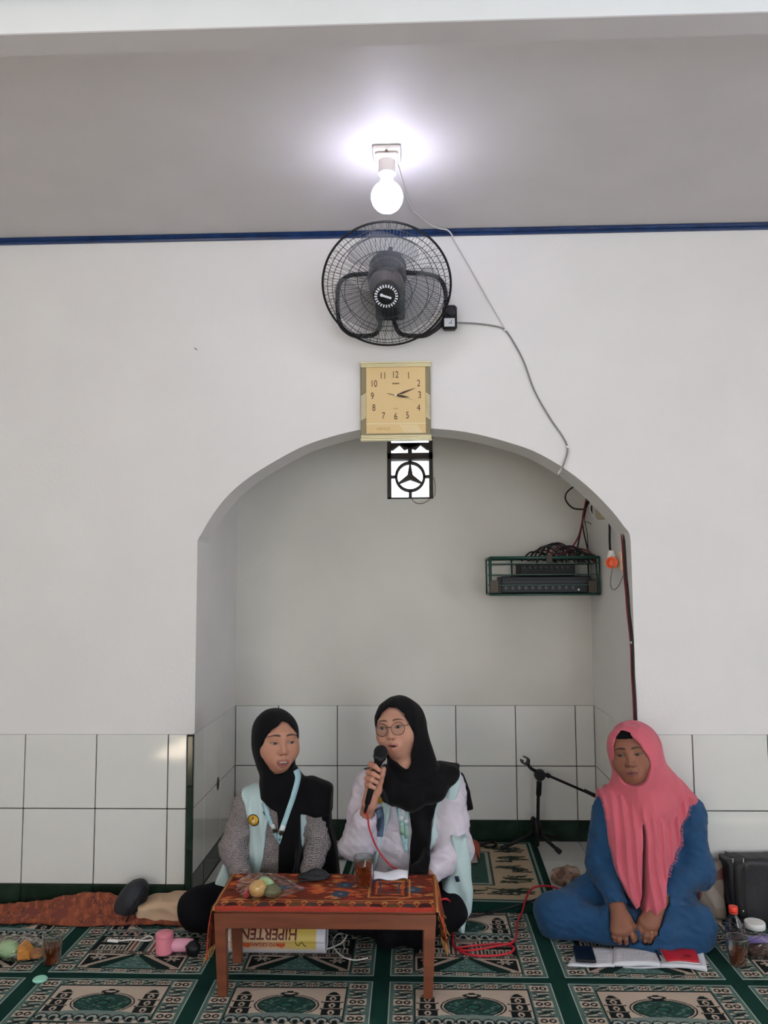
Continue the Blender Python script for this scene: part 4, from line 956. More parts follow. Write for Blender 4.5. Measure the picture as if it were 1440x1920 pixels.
# fabric materials
M_hij = mat('black_hijab', (9, 9, 12), .85, bump=.25, bscale=300, spec=.15, sheen=.05)
M_pink = mat('pink_hijab', (194, 96, 110), .85, bump=.25, bscale=500, spec=.15, sheen=.15, var=.03, vscale=10)
M_mint = mat('mint_vest', (184, 205, 205), .8, bump=.2, bscale=350, spec=.2)
M_trou = mat('black_trousers', (13, 13, 17), .85, bump=.25, bscale=350, spec=.15)
M_bluedress = mat('blue_dress', (29, 66, 102), .82, bump=.3, bscale=420, spec=.2, sheen=.1, var=.05, vscale=40)
M_lilac = mat('lilac_white_shirt', (206, 198, 208), .8, bump=.2, bscale=300, spec=.2)
def weave_mat():
    m = mat('basketweave_shirt', (120, 116, 114), .85, spec=.15); nt = m.node_tree; N = nt.nodes; L = nt.links; b = N['Principled BSDF']
    tc = N.new('ShaderNodeTexCoord')
    def wav(direction, sc):
        w_ = N.new('ShaderNodeTexWave'); w_.bands_direction = direction; w_.inputs['Scale'].default_value = sc; w_.inputs['Distortion'].default_value = 1.2; w_.inputs['Detail Scale'].default_value = 2.0; L.new(tc.outputs['Object'], w_.inputs[0]); return w_
    a, c = wav('Z', 66), wav('X', 66); ck = N.new('ShaderNodeTexChecker'); ck.inputs['Scale'].default_value = 62; L.new(tc.outputs['Object'], ck.inputs['Vector'])
    mx = N.new('ShaderNodeMix'); mx.data_type = 'RGBA'; L.new(ck.outputs['Fac'], mx.inputs['Factor']); L.new(a.outputs['Color'], mx.inputs['A']); L.new(c.outputs['Color'], mx.inputs['B'])
    rp = N.new('ShaderNodeValToRGB'); rp.color_ramp.elements[0].position = .40; rp.color_ramp.elements[0].color = (*srgb(74, 70, 72), 1); rp.color_ramp.elements[1].position = .56; rp.color_ramp.elements[1].color = (*srgb(160, 152, 150), 1)
    L.new(mx.outputs['Result'], rp.inputs[0]); L.new(rp.outputs[0], b.inputs['Base Color']); return m
M_weave = weave_mat()
M_badge = mat('badge_yellow', (206, 158, 40), .6); M_badged = mat('badge_dark', (52, 44, 24), .6); M_navy = mat('navy_patch', (26, 34, 60), .6)
M_lany = mat('mint_lanyard', (164, 200, 206), .6); M_lanyg = mat('lanyard_green', (150, 186, 168), .6); M_slate = mat('slate_lining', (88, 104, 128), .8)
FOLD = .0042
def limb(P, a, b, c, r0, r1, r2, k=.03): return smin(rc(P, a, b, r0, r1), rc(P, b, c, r1, r2), k)
# ------------------------------------------------------------------ woman on the left
def woman_left():
    root = thing('person', 'seated woman in black hijab, mint vest and grey patterned shirt behind the table', 'person', (-.53, -.1, .01))
    H = Head((-.5226, -.235, .7272), 25, 1, 1.6, 1.04, opening=.012, wide=1.08)
    SL, SR = at(464, 1508, y=-.20), at(594, 1502, y=-.18); EL_, ER = at(436, 1592, y=-.22), at(596, 1580, y=-.215)
    WL, WR = at(458, 1652, y=-.335), at(580, 1642, y=-.375); nb = at(530, 1470, y=-.215)
    def torso(P): return su(.05, el(P, (-.525, -.15, .31), (.135, .105, .20)), rc(P, SL+(.01, 0, -.012), SR+(-.01, 0, -.012), .050), el(P, (-.53, -.125, .115), (.165, .105, .11)), rc(P, (-.52, -.19, .44), nb, .075, .052))
    def arms(P, g=0): return np.minimum(limb(P, SL, EL_, WL, .047+g, .043+g, .030+g), limb(P, SR, ER, WR, .047+g, .042+g, .032+g))
    KL, KR = at(373, 1704, y=-.27), np.array([-.28, -.22, .105]); hipL, hipR = np.array([-.62, -.12, .11]), np.array([-.45, -.12, .11])
    def legs(P, g=0): return np.minimum(limb(P, hipL, KL, (-.62, -.25, .058), .085+g, .068+g, .045+g), limb(P, hipR, KR, (-.46, -.24, .05), .085+g, .068+g, .04+g))
    hl = WL+np.array([.03, -.035, -.035]); hr = WR+np.array([.0, -.03, -.006])
    def hands(P):
        d = None
        for w_, h_, sg in ((WL, hl, 1), (WR, hr, -1)):
            dr = (h_-w_)/np.linalg.norm(h_-w_); sd = np.cross(dr, (0, 0, 1.0)); sd /= np.linalg.norm(sd); m_ = [w_+dr*.075+sd*q for q in (-.028*sg, -.010*sg, .010*sg, .026*sg)]
            f_ = hand_fn(w_, m_, [[k+dr*.03, k+dr*.045+(0, 0, -.012), k+dr*.05+(0, 0, -.022)] for k in m_], [w_+dr*.03+sd*.02*-sg, w_+dr*.05+sd*.036*-sg, w_+dr*.07+sd*.04*-sg, w_+dr*.085+sd*.04*-sg])(P)
            d = f_ if d is None else np.minimum(d, f_)
        return d
    def body(P): return su(.02, H.skin(P), torso(P)+.006, arms(P, -.010), hands(P), legs(P, -.012))
    hb = H.c
    body_mesh(root, body, lambda V: H.colour(V, (178, 130, 108), (140, 74, 72), teeth=.45, gaze=(.003, -.0022), lid=.0036, browz=.0215, browc=(52, 35, 28), browt=.0023, eyez=-.002), (-.95, -.50, .0), (-.15, .08, .86), [(hb-(.10, .125, .13), hb+(.10, .06, .10), .0020, H.skin)], .010)
    def shirt(P):
        d = su(.03, torso(P)-.008, arms(P, .004)); d = d+.0058*cr(P*[1, 1, 1.6], 34, 1)+.0030*cr(P*[1, 1, 1.5], 80, 4)
        return np.maximum(d, -(P[:, 2]-.05))
    cloth_part('shirt', shirt, (-.80, -.46, .05), (-.26, .06, .60), .0048, M_weave, root)
    pl = PX([(487, 1452), (444, 1476), (440, 1480), (456, 1512), (464, 1545), (463, 1600), (452, 1650), (482, 1650), (492, 1610), (498, 1560), (506, 1524), (500, 1495)], -.28)
    flA = PX([(426, 1606), (437, 1640), (440, 1668), (402, 1668), (410, 1640)], -.20)
    pr = PX([(561, 1500), (600, 1500), (590, 1535), (575, 1528), (574, 1565), (567, 1600), (562, 1590), (559, 1540)], -.28)
    def vest(P):
        back = np.maximum(-.10-P[:, 1], P[:, 2]-.53); reg = np.minimum(np.minimum(poly2(P[:, 0], P[:, 2], pl), poly2(P[:, 0], P[:, 2], pr)), back)
        d = su(.03, torso(P)-.020, rc(P, SL+(0, 0, .0), SL+(.06, -.0, .02), .060)) + .0045*cr(P*[2.0, 1, .6], 34, 2)
        return smin(smax(smax(d, reg, .008), .06-P[:, 2], .004), extr(P, flA, -.24, -.16, .015)+.003*cr(P, 40, 2), .01)
    cloth_part('vest', vest, (-.82, -.36, .05), (-.30, .08, .62), .0045, M_mint, root)
    op = face_open(H, [(.0, .070), (.024, .062), (.048, .036), (.062, -.004), (.064, -.034), (.058, -.070), (.042, -.102), (.012, -.126), (-.014, -.126), (-.042, -.102), (-.060, -.064), (-.066, -.026), (-.060, .010), (-.038, .044)], .01)
    bib = PX([(480, 1450), (482, 1480), (488, 1500), (505, 1512), (520, 1522), (524, 1570), (519, 1655), (566, 1655), (562, 1580), (562, 1528), (590, 1535), (616, 1534), (620, 1486), (600, 1462), (570, 1440)], -.28)
    dr = PX([(596, 1466), (612, 1474), (620, 1492), (622, 1545), (640, 1665), (604, 1665), (606, 1560), (600, 1520)], -.18)
    def hijab(P):
        q = H.loc(P)
        shell = su(.03, el(q, (-.003, .016, .010), (.086, .108, .096)), el(q, (-.004, .008, -.050), (.078, .092, .090)))*H.sc
        shell = smax(shell, -op(P), .006)
        neck = rc(P, H.wor((0, .005, -.10)), nb+(0, .0, -.01), .066, .086)
        d = smin(shell, smax(neck, -op(P), .006), .02)
        dd = smax(smax(su(.05, torso(P), arms(P, .004))-.030-.004*np.sin(P[:, 0]*75+P[:, 2]*22), poly2(P[:, 0], P[:, 2], bib), .010), P[:, 1]+.08, .01)
        d = smin(d, dd, .012); d = smin(d, extr(P, dr, -.235, -.13, .02)-.004*np.sin(P[:, 0]*120), .012)
        return d+.0022*nz(P, 50, 3)
    cloth_part('hijab', hijab, (-.72, -.43, .12), (-.24, .06, .86), .0042, M_hij, root)
    def trousers(P): return np.maximum(su(.04, legs(P, .004), el(P, (-.53, -.12, .10), (.17, .11, .09)))+.0035*nz(P, 40, 5), .014-P[:, 2])
    cloth_part('trousers', trousers, (-.94, -.44, .008), (-.16, .08, .24), .006, M_trou, root)
    def outer(P): return np.minimum(np.minimum(hijab(P), vest(P)), shirt(P))
    ribbon('lanyard', outer, PX([(553, 1447), (557, 1462), (551, 1490), (541, 1520), (530, 1552), (521, 1580)], -.28), .019, .002, M_lany, root)
    ribbon('lanyard', outer, PX([(494, 1505), (503, 1530), (512, 1556), (520, 1580)], -.28), .015, .003, M_lany, root)
    for a, b in (((510, 1546), (513, 1555)), ((533, 1545), (530, 1555))):
        ribbon('lanyard_clip', outer, PX([a, b], -.28), .017, .0045, mat('lanyard_white', (228, 230, 230), .6) if 'lanyard_white' not in MATS else MATS['lanyard_white'], root, 3)
        ribbon('lanyard_tab', outer, PX([(b[0], b[1]+.5), (b[0]*.7+521*.3, b[1]*.7+1581*.3)], -.28), .016, .0045, M_badged, root, 3)
    c_ = PX([(474.5, 1539)], -.28)[0]; bd = disc_on('badge', outer, c_, .023, M_badged, root); disc_on('badge_field', outer, c_, .0195, M_badge, bd, .0024); disc_on('badge_emblem', outer, (c_[0]+.001, c_[1]-.004), .008, mat('badge_cream', (224, 206, 150), .6), bd, .0036)
    disc_on('badge_mark', outer, c_, .004, M_badged, bd, .0038, [(c_[0]-.003, c_[1]+.004), (c_[0]+.001, c_[1]+.004), (c_[0]+.001, c_[1]+.014), (c_[0]-.003, c_[1]+.014)])
    disc_on('vest_patch', outer, PX([(496, 1526)], -.28)[0], .0, M_navy, root, .002, PX([(493, 1521), (500, 1523), (501, 1529), (496, 1527)], -.28))
    return root
person_left = woman_left()
# ------------------------------------------------------------------ woman in the middle, holding the microphone
def woman_middle():
    root = thing('person', 'seated woman in glasses and black hijab speaking into a microphone', 'person', (-.02, -.1, .01))
    H = Head((-.0600, -.235, .7781), -17, -2, -8, 1.0, opening=.005, wide=1.10)
    SL, SR = at(692, 1470, y=-.20), at(842, 1474, y=-.175); EL_, ER = at(672, 1580, y=-.235), at(853, 1588, y=-.20)
    WL, WR = at(693, 1506, y=-.345), at(806, 1640, y=-.345); nb = at(768, 1455, y=-.205)
    def torso(P): return su(.05, el(P, (-.02, -.14, .32), (.140, .108, .215)), rc(P, SL+(.015, 0, -.01), SR+(-.015, 0, -.01), .050), el(P, (-.01, -.13, .12), (.165, .10, .115)), rc(P, (-.02, -.18, .45), nb, .078, .052))
    def arms(P, g=0): return np.minimum(limb(P, SL, EL_, WL, .050+g, .046+g, .026+g), limb(P, SR, ER, WR, .052+g, .048+g, .030+g))
    KL, KR = np.array([-.24, -.27, .105]), at(838, 1704, y=-.265); hipL, hipR = np.array([-.10, -.12, .11]), np.array([.07, -.12, .11])
    def legs(P, g=0): return np.minimum(limb(P, hipL, KL, (.02, -.345, .055), .085+g, .066+g, .045+g), limb(P, hipR, KR, (-.10, -.35, .055), .085+g, .068+g, .045+g))
    A_ = lambda a, b, y: at(a, b, y=y)
    mc = [A_(703, 1446, -.352), A_(701, 1456, -.350), A_(699, 1466, -.350), A_(698, 1476, -.351)]
    fg = [[A_(695, 1433, -.384), A_(703, 1437, -.409), A_(711, 1444, -.404)], [A_(691, 1448, -.382), A_(700, 1451, -.410), A_(710, 1457, -.406)],
          [A_(688, 1459.5, -.379), A_(697, 1462, -.407), A_(707, 1467, -.404)], [A_(688, 1471, -.378), A_(694, 1473, -.402), A_(702, 1477, -.400)]]
    th = [A_(707, 1482, -.360), A_(713, 1464, -.374), A_(716.5, 1452, -.386), A_(719.5, 1442, -.390)]
    grip = hand_fn(WL, mc, fg, th, .0098, .0140, EL_)
    dr = np.array([-.55, -.6, -.58]); dr /= np.linalg.norm(dr); sd = np.array([.6, -.75, 0.2]); m2 = [WR+dr*.075+sd*q for q in (.026, .009, -.009, -.025)]
    rest = hand_fn(WR, m2, [[k+dr*.03, k+dr*.045+(0, 0, -.010), k+dr*.05+(0, .01, -.02)] for k in m2], [WR+dr*.03+sd*.02, WR+dr*.05+sd*.035, WR+dr*.068+sd*.038, WR+dr*.08+sd*.038])
    def body(P): return su(.02, H.skin(P), torso(P)+.006, arms(P, -.012), grip(P), rest(P), legs(P, -.012))
    hb = H.c
    hlo = np.array([min(p[0] for p in mc+sum(fg, [])+th+[WL])-.022, -.43, WL[2]-.045]); hhi = np.array([max(p[0] for p in mc+th+[WL])+.02, WL[1]+.035, max(p[2] for p in mc+sum(fg, []))+.02])
    def col(V):
        C = H.colour(V, (184, 138, 118), (162, 92, 90), teeth=0, gaze=(-.003, -.001), lid=.0044, browz=.0225, browc=(84, 58, 46), browt=.0021)
        hd = (V > hlo-.05).all(1) & (V < hhi+.03).all(1); C[hd] = np.array(srgb(184, 134, 114)); return C
    body_mesh(root, body, col, (-.42, -.50, .0), (.32, .08, .90), [(hb-(.105, .135, .135), hb+(.10, .06, .10), .0020, lambda P: smin(H.skin(P), torso(P)+.006, .02)), (hlo, hhi, .0021, lambda P: grip(P))], .010)
    wd = (WL-EL_)/np.linalg.norm(WL-EL_)
    def shirt(P):
        loose = su(.03, limb(P, SL, EL_+(-.006, 0, -.004), EL_+wd*.12, .058, .060, .044), limb(P, SR, ER, WR+(ER-WR)*.12, .062, .066, .042))
        d = su(.03, torso(P)-.010, loose)+.0085*cr(P*[1, 1, 1.4], 27, 1)+.0045*cr(P*[1, 1, 1.3], 62, 4)
        d = smin(d, smax(rc(P, EL_+wd*.10, EL_+wd*.155, .043, .034), -rc(P, EL_+wd*.12, EL_+wd*.2, .030, .029), .004), .006)   # cuff
        return np.maximum(d, .05-P[:, 2])
    cloth_part('shirt', shirt, (-.32, -.42, .05), (.29, .06, .60), .0048, M_lilac, root)
    pl = PX([(715, 1478), (735, 1500), (728, 1540), (716, 1585), (706, 1625), (698, 1655), (690, 1655), (703, 1600), (708, 1540), (705, 1500)], -.28)
    pr = PX([(828, 1458), (858, 1444), (869, 1452), (866, 1478), (846, 1528), (832, 1580), (812, 1628), (794, 1655), (784, 1655), (800, 1600), (812, 1550), (816, 1500)], -.28)
    flank = PX([(846, 1560), (872, 1560), (880, 1600), (887, 1660), (880, 1700), (868, 1738), (858, 1733), (852, 1700), (838, 1680), (820, 1668), (838, 1640), (850, 1600)], -.22)
    def vest(P):
        back = np.maximum(-.08-P[:, 1], P[:, 2]-.55); reg = np.minimum(np.minimum(poly2(P[:, 0], P[:, 2], pl), poly2(P[:, 0], P[:, 2], pr)), back)
        d = su(.03, torso(P)-.022, rc(P, SR, SR+(-.06, 0, .02), .068))+.0045*cr(P*[2.0, 1, .6], 34, 2)
        d = smax(smax(d, reg, .008), .06-P[:, 2], .004)
        fl = extr(P, flank, -.30, -.10, .03)+.004*np.sin(P[:, 0]*95+P[:, 2]*30)+.003*nz(P, 40, 6)
        return smin(d, fl, .012)
    cloth_part('vest', vest, (-.22, -.38, .02), (.28, .08, .62), .0045, M_mint, root)
    op = face_open(H, [(-.006, .074), (.026, .066), (.050, .042), (.064, .006), (.068, -.03), (.066, -.075), (.050, -.130), (.022, -.175), (-.010, -.135), (-.04, -.12), (-.072, -.07), (-.090, -.03), (-.062, .016), (-.040, .052)], .014)
    bib = PX([(716, 1445), (712, 1462), (718, 1490), (735, 1508), (768, 1516), (772, 1560), (765, 1655), (800, 1655), (806, 1590), (816, 1520), (826, 1490), (862, 1458), (868, 1446), (840, 1430), (806, 1418), (770, 1440)], -.28)
    tail = PX([(855, 1448), (868, 1450), (880, 1480), (886, 1514), (868, 1518), (862, 1490)], -.15)
    def hijab(P):
        q = H.loc(P)
        shell = su(.03, el(q, (.010, .026, .000), (.088, .112, .098)), el(q, (.014, .024, -.050), (.080, .096, .090)), el(q, (0, .016, .012), (.088, .103, .090)))*H.sc
        shell = smax(shell, -op(P), .006)
        fall = rc(P, H.wor((.062, .02, -.02)), at(800, 1450, y=-.235), .040, .050)
        neck = smax(rc(P, H.wor((0, .012, -.11)), nb+(0, .0, -.01), .062, .088), -op(P), .006)
        d = su(.02, shell, smax(fall, -op(P), .006), neck)
        cowl = chain(P, [at(722, 1452, y=-.27), at(735, 1485, y=-.29), at(770, 1496, y=-.30), at(815, 1480, y=-.28), at(846, 1452, y=-.22)], [.030, .040, .044, .042, .032], .02)
        dd = smax(smax(su(.05, torso(P), arms(P, .004))-.032-.004*np.sin(P[:, 0]*80+P[:, 2]*30), poly2(P[:, 0], P[:, 2], bib), .010), P[:, 1]+.06, .01)
        d = su(.014, d, smax(cowl, -op(P), .006), dd, extr(P, tail, -.19, -.12, .015))
        return d+.0020*nz(P*[1, 1, 1.2], 42, 3)+.003*cr(P*[1, 1, .8], 36, 6)
    cloth_part('hijab', hijab, (-.22, -.42, .12), (.26, .06, .90), .0042, M_hij, root)
    def trousers(P): return np.maximum(su(.04, legs(P, .004), el(P, (-.02, -.12, .10), (.17, .11, .09)))+.0035*nz(P, 40, 5), .014-P[:, 2])
    cloth_part('trousers', trousers, (-.38, -.44, .008), (.30, .08, .24), .006, M_trou, root)
    def outer(P): return np.minimum(np.minimum(hijab(P), vest(P)), shirt(P))
    ribbon('lanyard', outer, PX([(746, 1514), (750, 1535), (755, 1570), (762, 1600)], -.28), .016, .003, M_lany, root)
    ribbon('lanyard', outer, PX([(764, 1516), (762, 1545), (762, 1600)], -.28), .014, .003, M_lany, root)
    for a, b in (((752, 1532), (753, 1538)), ((761, 1538), (762, 1544))):
        ribbon('lanyard_clip', outer, PX([a, b], -.28), .017, .0055, MATS['lanyard_white'], root, 3)
        ribbon('lanyard_tab', outer, PX([(b[0], b[1]+3), (b[0]+1, b[1]+30)], -.28), .017, .0050, M_lanyg, root, 3)
    for py in (1562, 1583, 1604): disc_on('button', outer, PX([(741, py)], -.28)[0], .004, mat('shirt_button', (220, 214, 220), .4) if 'shirt_button' not in MATS else MATS['shirt_button'], root, .003)
    disc_on('badge', outer, PX([(711, 1503)], -.28)[0], .014, M_badge, root, .002)
    lin = ribbon('vest_lining', outer, PX([(711, 1517), (714, 1545), (712, 1575)], -.28), .022, .003, M_slate, root)
    disc_on('vest_label', lambda P: vest(P), PX([(857, 1644)], -.28)[0], .0, M_navy, root, .003, PX([(852, 1640), (859, 1638), (862, 1648), (855, 1650)], -.28))
    # glasses
    g = MB(); rim = mat('thin_dark_gold_frame', (74, 60, 44), .3, .6); lens = []
    for sg in (-1, 1):
        ring_ = [H.wor((sg*.0325+.0245*math.cos(t), -.103+.018*abs(sg*.0325+.0245*math.cos(t))/.057*.8, -.004+.0225*math.sin(t)*(1.0 if math.sin(t) > 0 else 1.08))) for t in np.linspace(0, 2*math.pi, 33)]
        g.tube(ring_, .0012, 6, caps=False); lens.append(ring_[:-1])
    g.tube(spline([H.wor((-.009, -.1035, .002)), H.wor((0, -.106, .004)), H.wor((.009, -.1035, .002))], 4), .0012, 6)
    gl = g.build('glasses', rim, root, True)
    for ring_ in lens:
        m_ = MB(); n = len(ring_); m_.add(ring_, [tuple(range(n))]); m_.build('lens', M_film2, gl)
    for sg in (-1, 1): MB().tube(spline([H.wor((sg*.0565, -.088, .003)), H.wor((sg*.068, -.06, .003)), H.wor((sg*.077, -.02, .002)), H.wor((sg*.079, .02, -.004))], 4), .0012, 6).build('temple', rim, gl, True)
    return root, WL, A_
def film(name, rgb, fac, rough=.08):
    """clear thin plastic or glass: mostly see-through with a glossy reflection"""
    m = bpy.data.materials.new(name); m.use_nodes = True; nt = m.node_tree; nt.nodes.clear(); N = nt.nodes; L = nt.links
    o = N.new('ShaderNodeOutputMaterial'); mx = N.new('ShaderNodeMixShader'); t = N.new('ShaderNodeBsdfTransparent'); g = N.new('ShaderNodeBsdfGlossy'); lw_ = N.new('ShaderNodeLayerWeight'); lw_.inputs[0].default_value = fac
    t.inputs[0].default_value = (*srgb(*rgb), 1); g.inputs['Roughness'].default_value = rough; g.inputs[0].default_value = (1, 1, 1, 1)
    L.new(lw_.outputs['Facing'], mx.inputs[0]); L.new(t.outputs[0], mx.inputs[1]); L.new(g.outputs[0], mx.inputs[2]); L.new(mx.outputs[0], o.inputs[0]); MATS[name] = m; return m
M_film = film('clear_film', (236, 236, 236), .22, .12); M_film2 = film('lens_glass', (244, 246, 246), .10, .03); M_glass = film('drinking_glass', (232, 238, 236), .30, .04)
person_mid, mic_w, _a = woman_middle()
# --- microphone in her hand, with its red cable
mA, mB = at(688.5, 1507, y=-.378), at(713.5, 1413, y=-.400); md = (mB-mA)/np.linalg.norm(mB-mA); L_ = np.linalg.norm(mB-mA)
mic = thing('microphone', 'black handheld microphone held in the middle woman\'s hand', 'microphone', mA)
Mm = np.array(Vector((0, 0, 1)).rotation_difference(Vector(md)).to_matrix())
MB().lathe([(.009, 0), (.0105, .004), (.0115, .05), (.0135, L_-.05), (.0165, L_-.030), (.020, L_-.022), (.021, L_-.016)], mA, Mm, 24).build('handle', mat('mic_black', (16, 16, 20), .22), mic, 'auto')
MB().lathe([(.0235, -.018), (.0245, -.012), (.0235, -.006)], mB, Mm, 28).build('collar', mat('mic_chrome', (60, 64, 72), .18, .7), mic, 'auto')
MB().ell(mB+md*.004, (.0262, .0262, .0262), Mm, 28, 16).build('grille', mat('mic_grille', (24, 26, 30), .45, .4, bump=1.0, bscale=900), mic, True)
MB().tube([mA-md*.035, mA-md*.01, mA], [.004, .0065, .0075], 12).build('plug', M_black, mic, 'auto')
rcab = [mA-md*.035, at(689, 1530, y=-.385), at(693, 1555, y=-.385), at(707, 1590, y=-.38), at(728, 1618, y=-.38), at(746, 1631, y=-.385)]
cable('microphone_cable', rcab, .0034, M_red, 'red cable hanging from the microphone to the table edge', 8)
# ------------------------------------------------------------------ woman on the right
def woman_right():
    root = thing('person', 'woman in pink hijab and blue dress seated cross-legged on the right', 'person', (.83, -.13, .01))
    H = Head((.8317, -.205, .674), -21, -1, -8, .99, opening=0, wide=1.12, jaw=1.3)
    SL, SR = at(1143, 1520, y=-.16), at(1290, 1526, y=-.14); EL_, ER = at(1131, 1620, y=-.19), at(1303, 1632, y=-.17)
    WL, WR = at(1157, 1698, y=-.315), at(1238, 1686, y=-.305); nb = at(1206, 1490, y=-.175)
    def torso(P): return su(.05, el(P, (.845, -.14, .29), (.155, .112, .20)), rc(P, SL+(.015, 0, -.012), SR+(-.015, 0, -.012), .054), el(P, (.845, -.13, .12), (.20, .095, .11)), rc(P, (.85, -.15, .40), nb, .080, .055))
    def arms(P, g=0): return np.minimum(limb(P, SL, EL_, WL, .050+g, .048+g, .030+g), limb(P, SR, ER, WR, .054+g, .054+g, .032+g))
    KL, KR = at(1042, 1716, y=-.225), at(1296, 1736, y=-.285); hipL, hipR = np.array([.74, -.11, .11]), np.array([.95, -.11, .11])
    def legs(P, g=0): return np.minimum(limb(P, hipL, KL, (.80, -.325, .062), .090+g, .072+g, .05+g), limb(P, hipR, KR, (.84, -.335, .055), .090+g, .078+g, .045+g))
    A_ = lambda a, b, y: at(a, b, y=y)
    m1 = [A_(1180, 1738, -.375), A_(1170.5, 1745, -.378), A_(1160, 1747, -.376), A_(1151, 1744, -.370)]
    f1 = [[A_(1185, 1754, -.380), A_(1187, 1762, -.366), A_(1187, 1765, -.352)], [A_(1173, 1760, -.382), A_(1174, 1767, -.366), A_(1174, 1768, -.352)], [A_(1161, 1761, -.379), A_(1162, 1767, -.364), A_(1163, 1768, -.350)], [A_(1151.5, 1756, -.372), A_(1153, 1762, -.358), A_(1155, 1763, -.346)]]
    t1 = [A_(1174, 1722, -.345), A_(1186, 1737, -.357), A_(1191, 1749, -.362), A_(1193, 1758, -.362)]
    m2 = [A_(1204, 1727, -.362), A_(1213, 1735, -.368), A_(1222, 1738, -.368), A_(1230, 1734, -.360)]
    f2 = [[A_(1200, 1745, -.370), A_(1199, 1756, -.364), A_(1200, 1762, -.352)], [A_(1210.5, 1754, -.376), A_(1209, 1763, -.366), A_(1209, 1766, -.352)], [A_(1220, 1756, -.377), A_(1218, 1764, -.366), A_(1217, 1767, -.352)], [A_(1228, 1750, -.370), A_(1226, 1759, -.358), A_(1225, 1762, -.346)]]
    t2 = [A_(1217, 1712, -.335), A_(1203, 1725, -.350), A_(1197, 1739, -.357), A_(1195, 1751, -.360)]
    h1, h2 = hand_fn(WL, m1, f1, t1, .0086, .0140, EL_), hand_fn(WR, m2, f2, t2, .0086, .0140, ER)
    def body(P): return np.maximum(su(.02, H.skin(P), torso(P)+.006, arms(P, -.010), h1(P), h2(P), legs(P, -.014)), P[:, 1]+.022)
    hb = H.c; hp = np.array(m1+m2+sum(f1, [])+sum(f2, [])+t1+t2+[WL, WR]); hlo, hhi = hp.min(0)-.024, hp.max(0)+(.03, .03, .022); BS = (132, 89, 71)
    def col(V):
        C = H.colour(V, BS, (112, 64, 62), gaze=(-.003, -.001), lid=.0038, browz=.0205, browc=(50, 34, 28), browt=.0024, sclera=(100, 82, 72))  # eye whites darker still, again for shade
        q = H.loc(V); x, y, z = q.T; a = np.abs(x)
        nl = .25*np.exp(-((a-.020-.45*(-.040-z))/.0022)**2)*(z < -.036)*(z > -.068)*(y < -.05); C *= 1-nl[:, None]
        hd = (V > hlo-.04).all(1) & (V < hhi+.02).all(1); C[hd] = np.array(srgb(128, 84, 66)); return C
    body_mesh(root, body, col, (.40, -.45, .0), (1.14, .02, .82), [(hb-(.10, .125, .125), hb+(.10, .06, .10), .0020, H.skin), (hlo, hhi, .0022, lambda P: smin(h1(P), h2(P), .002))], .010)
    hem = [(.66, -.30), (.72, -.375), (.85, -.41), (1.0, -.385), (1.06, -.31)]
    def dress(P):
        sl = np.minimum(limb(P, SL, EL_, WL+(EL_-WL)*.10, .058, .058, .038), limb(P, SR, ER, WR+(ER-WR)*.10, .064, .066, .040))
        d = su(.035, torso(P)-.012, sl, legs(P, .004), el(P, (.85, -.27, .07), (.20, .11, .055)))
        d = smin(d, el(P, (.90, -.335, .022), (.16, .075, .016)), .02)
        d = d+.0085*cr(P*[1, 1, 1.5], 22, 1)+.0032*cr(P*[1, 1, 1.9], 46, 5)
        for h_ in (WL, WR): pass
        cav = np.minimum(h1(P), h2(P))-.004
        d = smax(d, -np.maximum(cav, P[:, 1]+.315), .004)
        return np.maximum(np.maximum(d, .014-P[:, 2]), P[:, 1]+.017)
    cloth_part('dress', dress, (.40, -.45, .008), (1.16, .01, .56), .0048, M_bluedress, root)
    op = face_open(H, [(-.020, .088), (.010, .076), (.040, .040), (.060, -.004), (.068, -.04), (.064, -.082), (.042, -.112), (.010, -.128), (-.016, -.126), (-.044, -.108), (-.060, -.070), (-.063, -.02), (-.057, .03), (-.042, .066)], .014)
    left_p = PX([(1150, 1466), (1134, 1488), (1138, 1510), (1142, 1540), (1146, 1590), (1158, 1640), (1172, 1672), (1184, 1692), (1192, 1690), (1199, 1640), (1204, 1560), (1207, 1478)], -.28)
    right_p = PX([(1200, 1478), (1208, 1560), (1206, 1640), (1198, 1700), (1186, 1734), (1192, 1736), (1212, 1704), (1232, 1680), (1244, 1634), (1262, 1606), (1278, 1584), (1282, 1560), (1296, 1530), (1311, 1505), (1296, 1486), (1270, 1462), (1230, 1450)], -.27)
    def hijab(P):
        q = H.loc(P)
        shell = su(.03, el(q, (.016, .026, .002), (.092, .116, .100)), el(q, (.018, .024, -.055), (.090, .104, .095)), el(q, (0, .014, .010), (.092, .106, .096)), el(q, (0, .0, -.05), (.080, .085, .085)))*H.sc
        shell = smax(shell, -op(P), .006)
        neck = smax(rc(P, H.wor((.01, .010, -.09)), nb+(.01, .0, -.02), .078, .112), -op(P), .006)
        wing = smax(rc(P, H.wor((.03, .03, -.08)), at(1288, 1500, y=-.15), .075, .040), -op(P), .006)
        wing2 = rc(P, H.wor((-.02, .02, -.10)), at(1146, 1494, y=-.165), .06, .035)
        d = su(.03, shell, neck, wing, smax(wing2, -op(P), .006))
        w1 = np.sin(P[:, 0]*92+P[:, 2]*10+1.6*np.sin(P[:, 2]*8)); th = .024+.0095*(1-np.abs(w1))*1.4
        base = su(.05, torso(P), arms(P, .002), rc(P, at(1200, 1580, y=-.215), at(1196, 1690, y=-.255), .07, .055, (1.25, 1, 1)))
        dl = smax(smax(base-th, poly2(P[:, 0], P[:, 2], left_p), .006), P[:, 1]+.06, .01); drr = smax(smax(base-th-.006, poly2(P[:, 0], P[:, 2], right_p), .006), P[:, 1]+.06, .01)
        d = su(.008, d+.004*cr(P*[1.6, 1.6, .5], 30, 5), dl, drr)
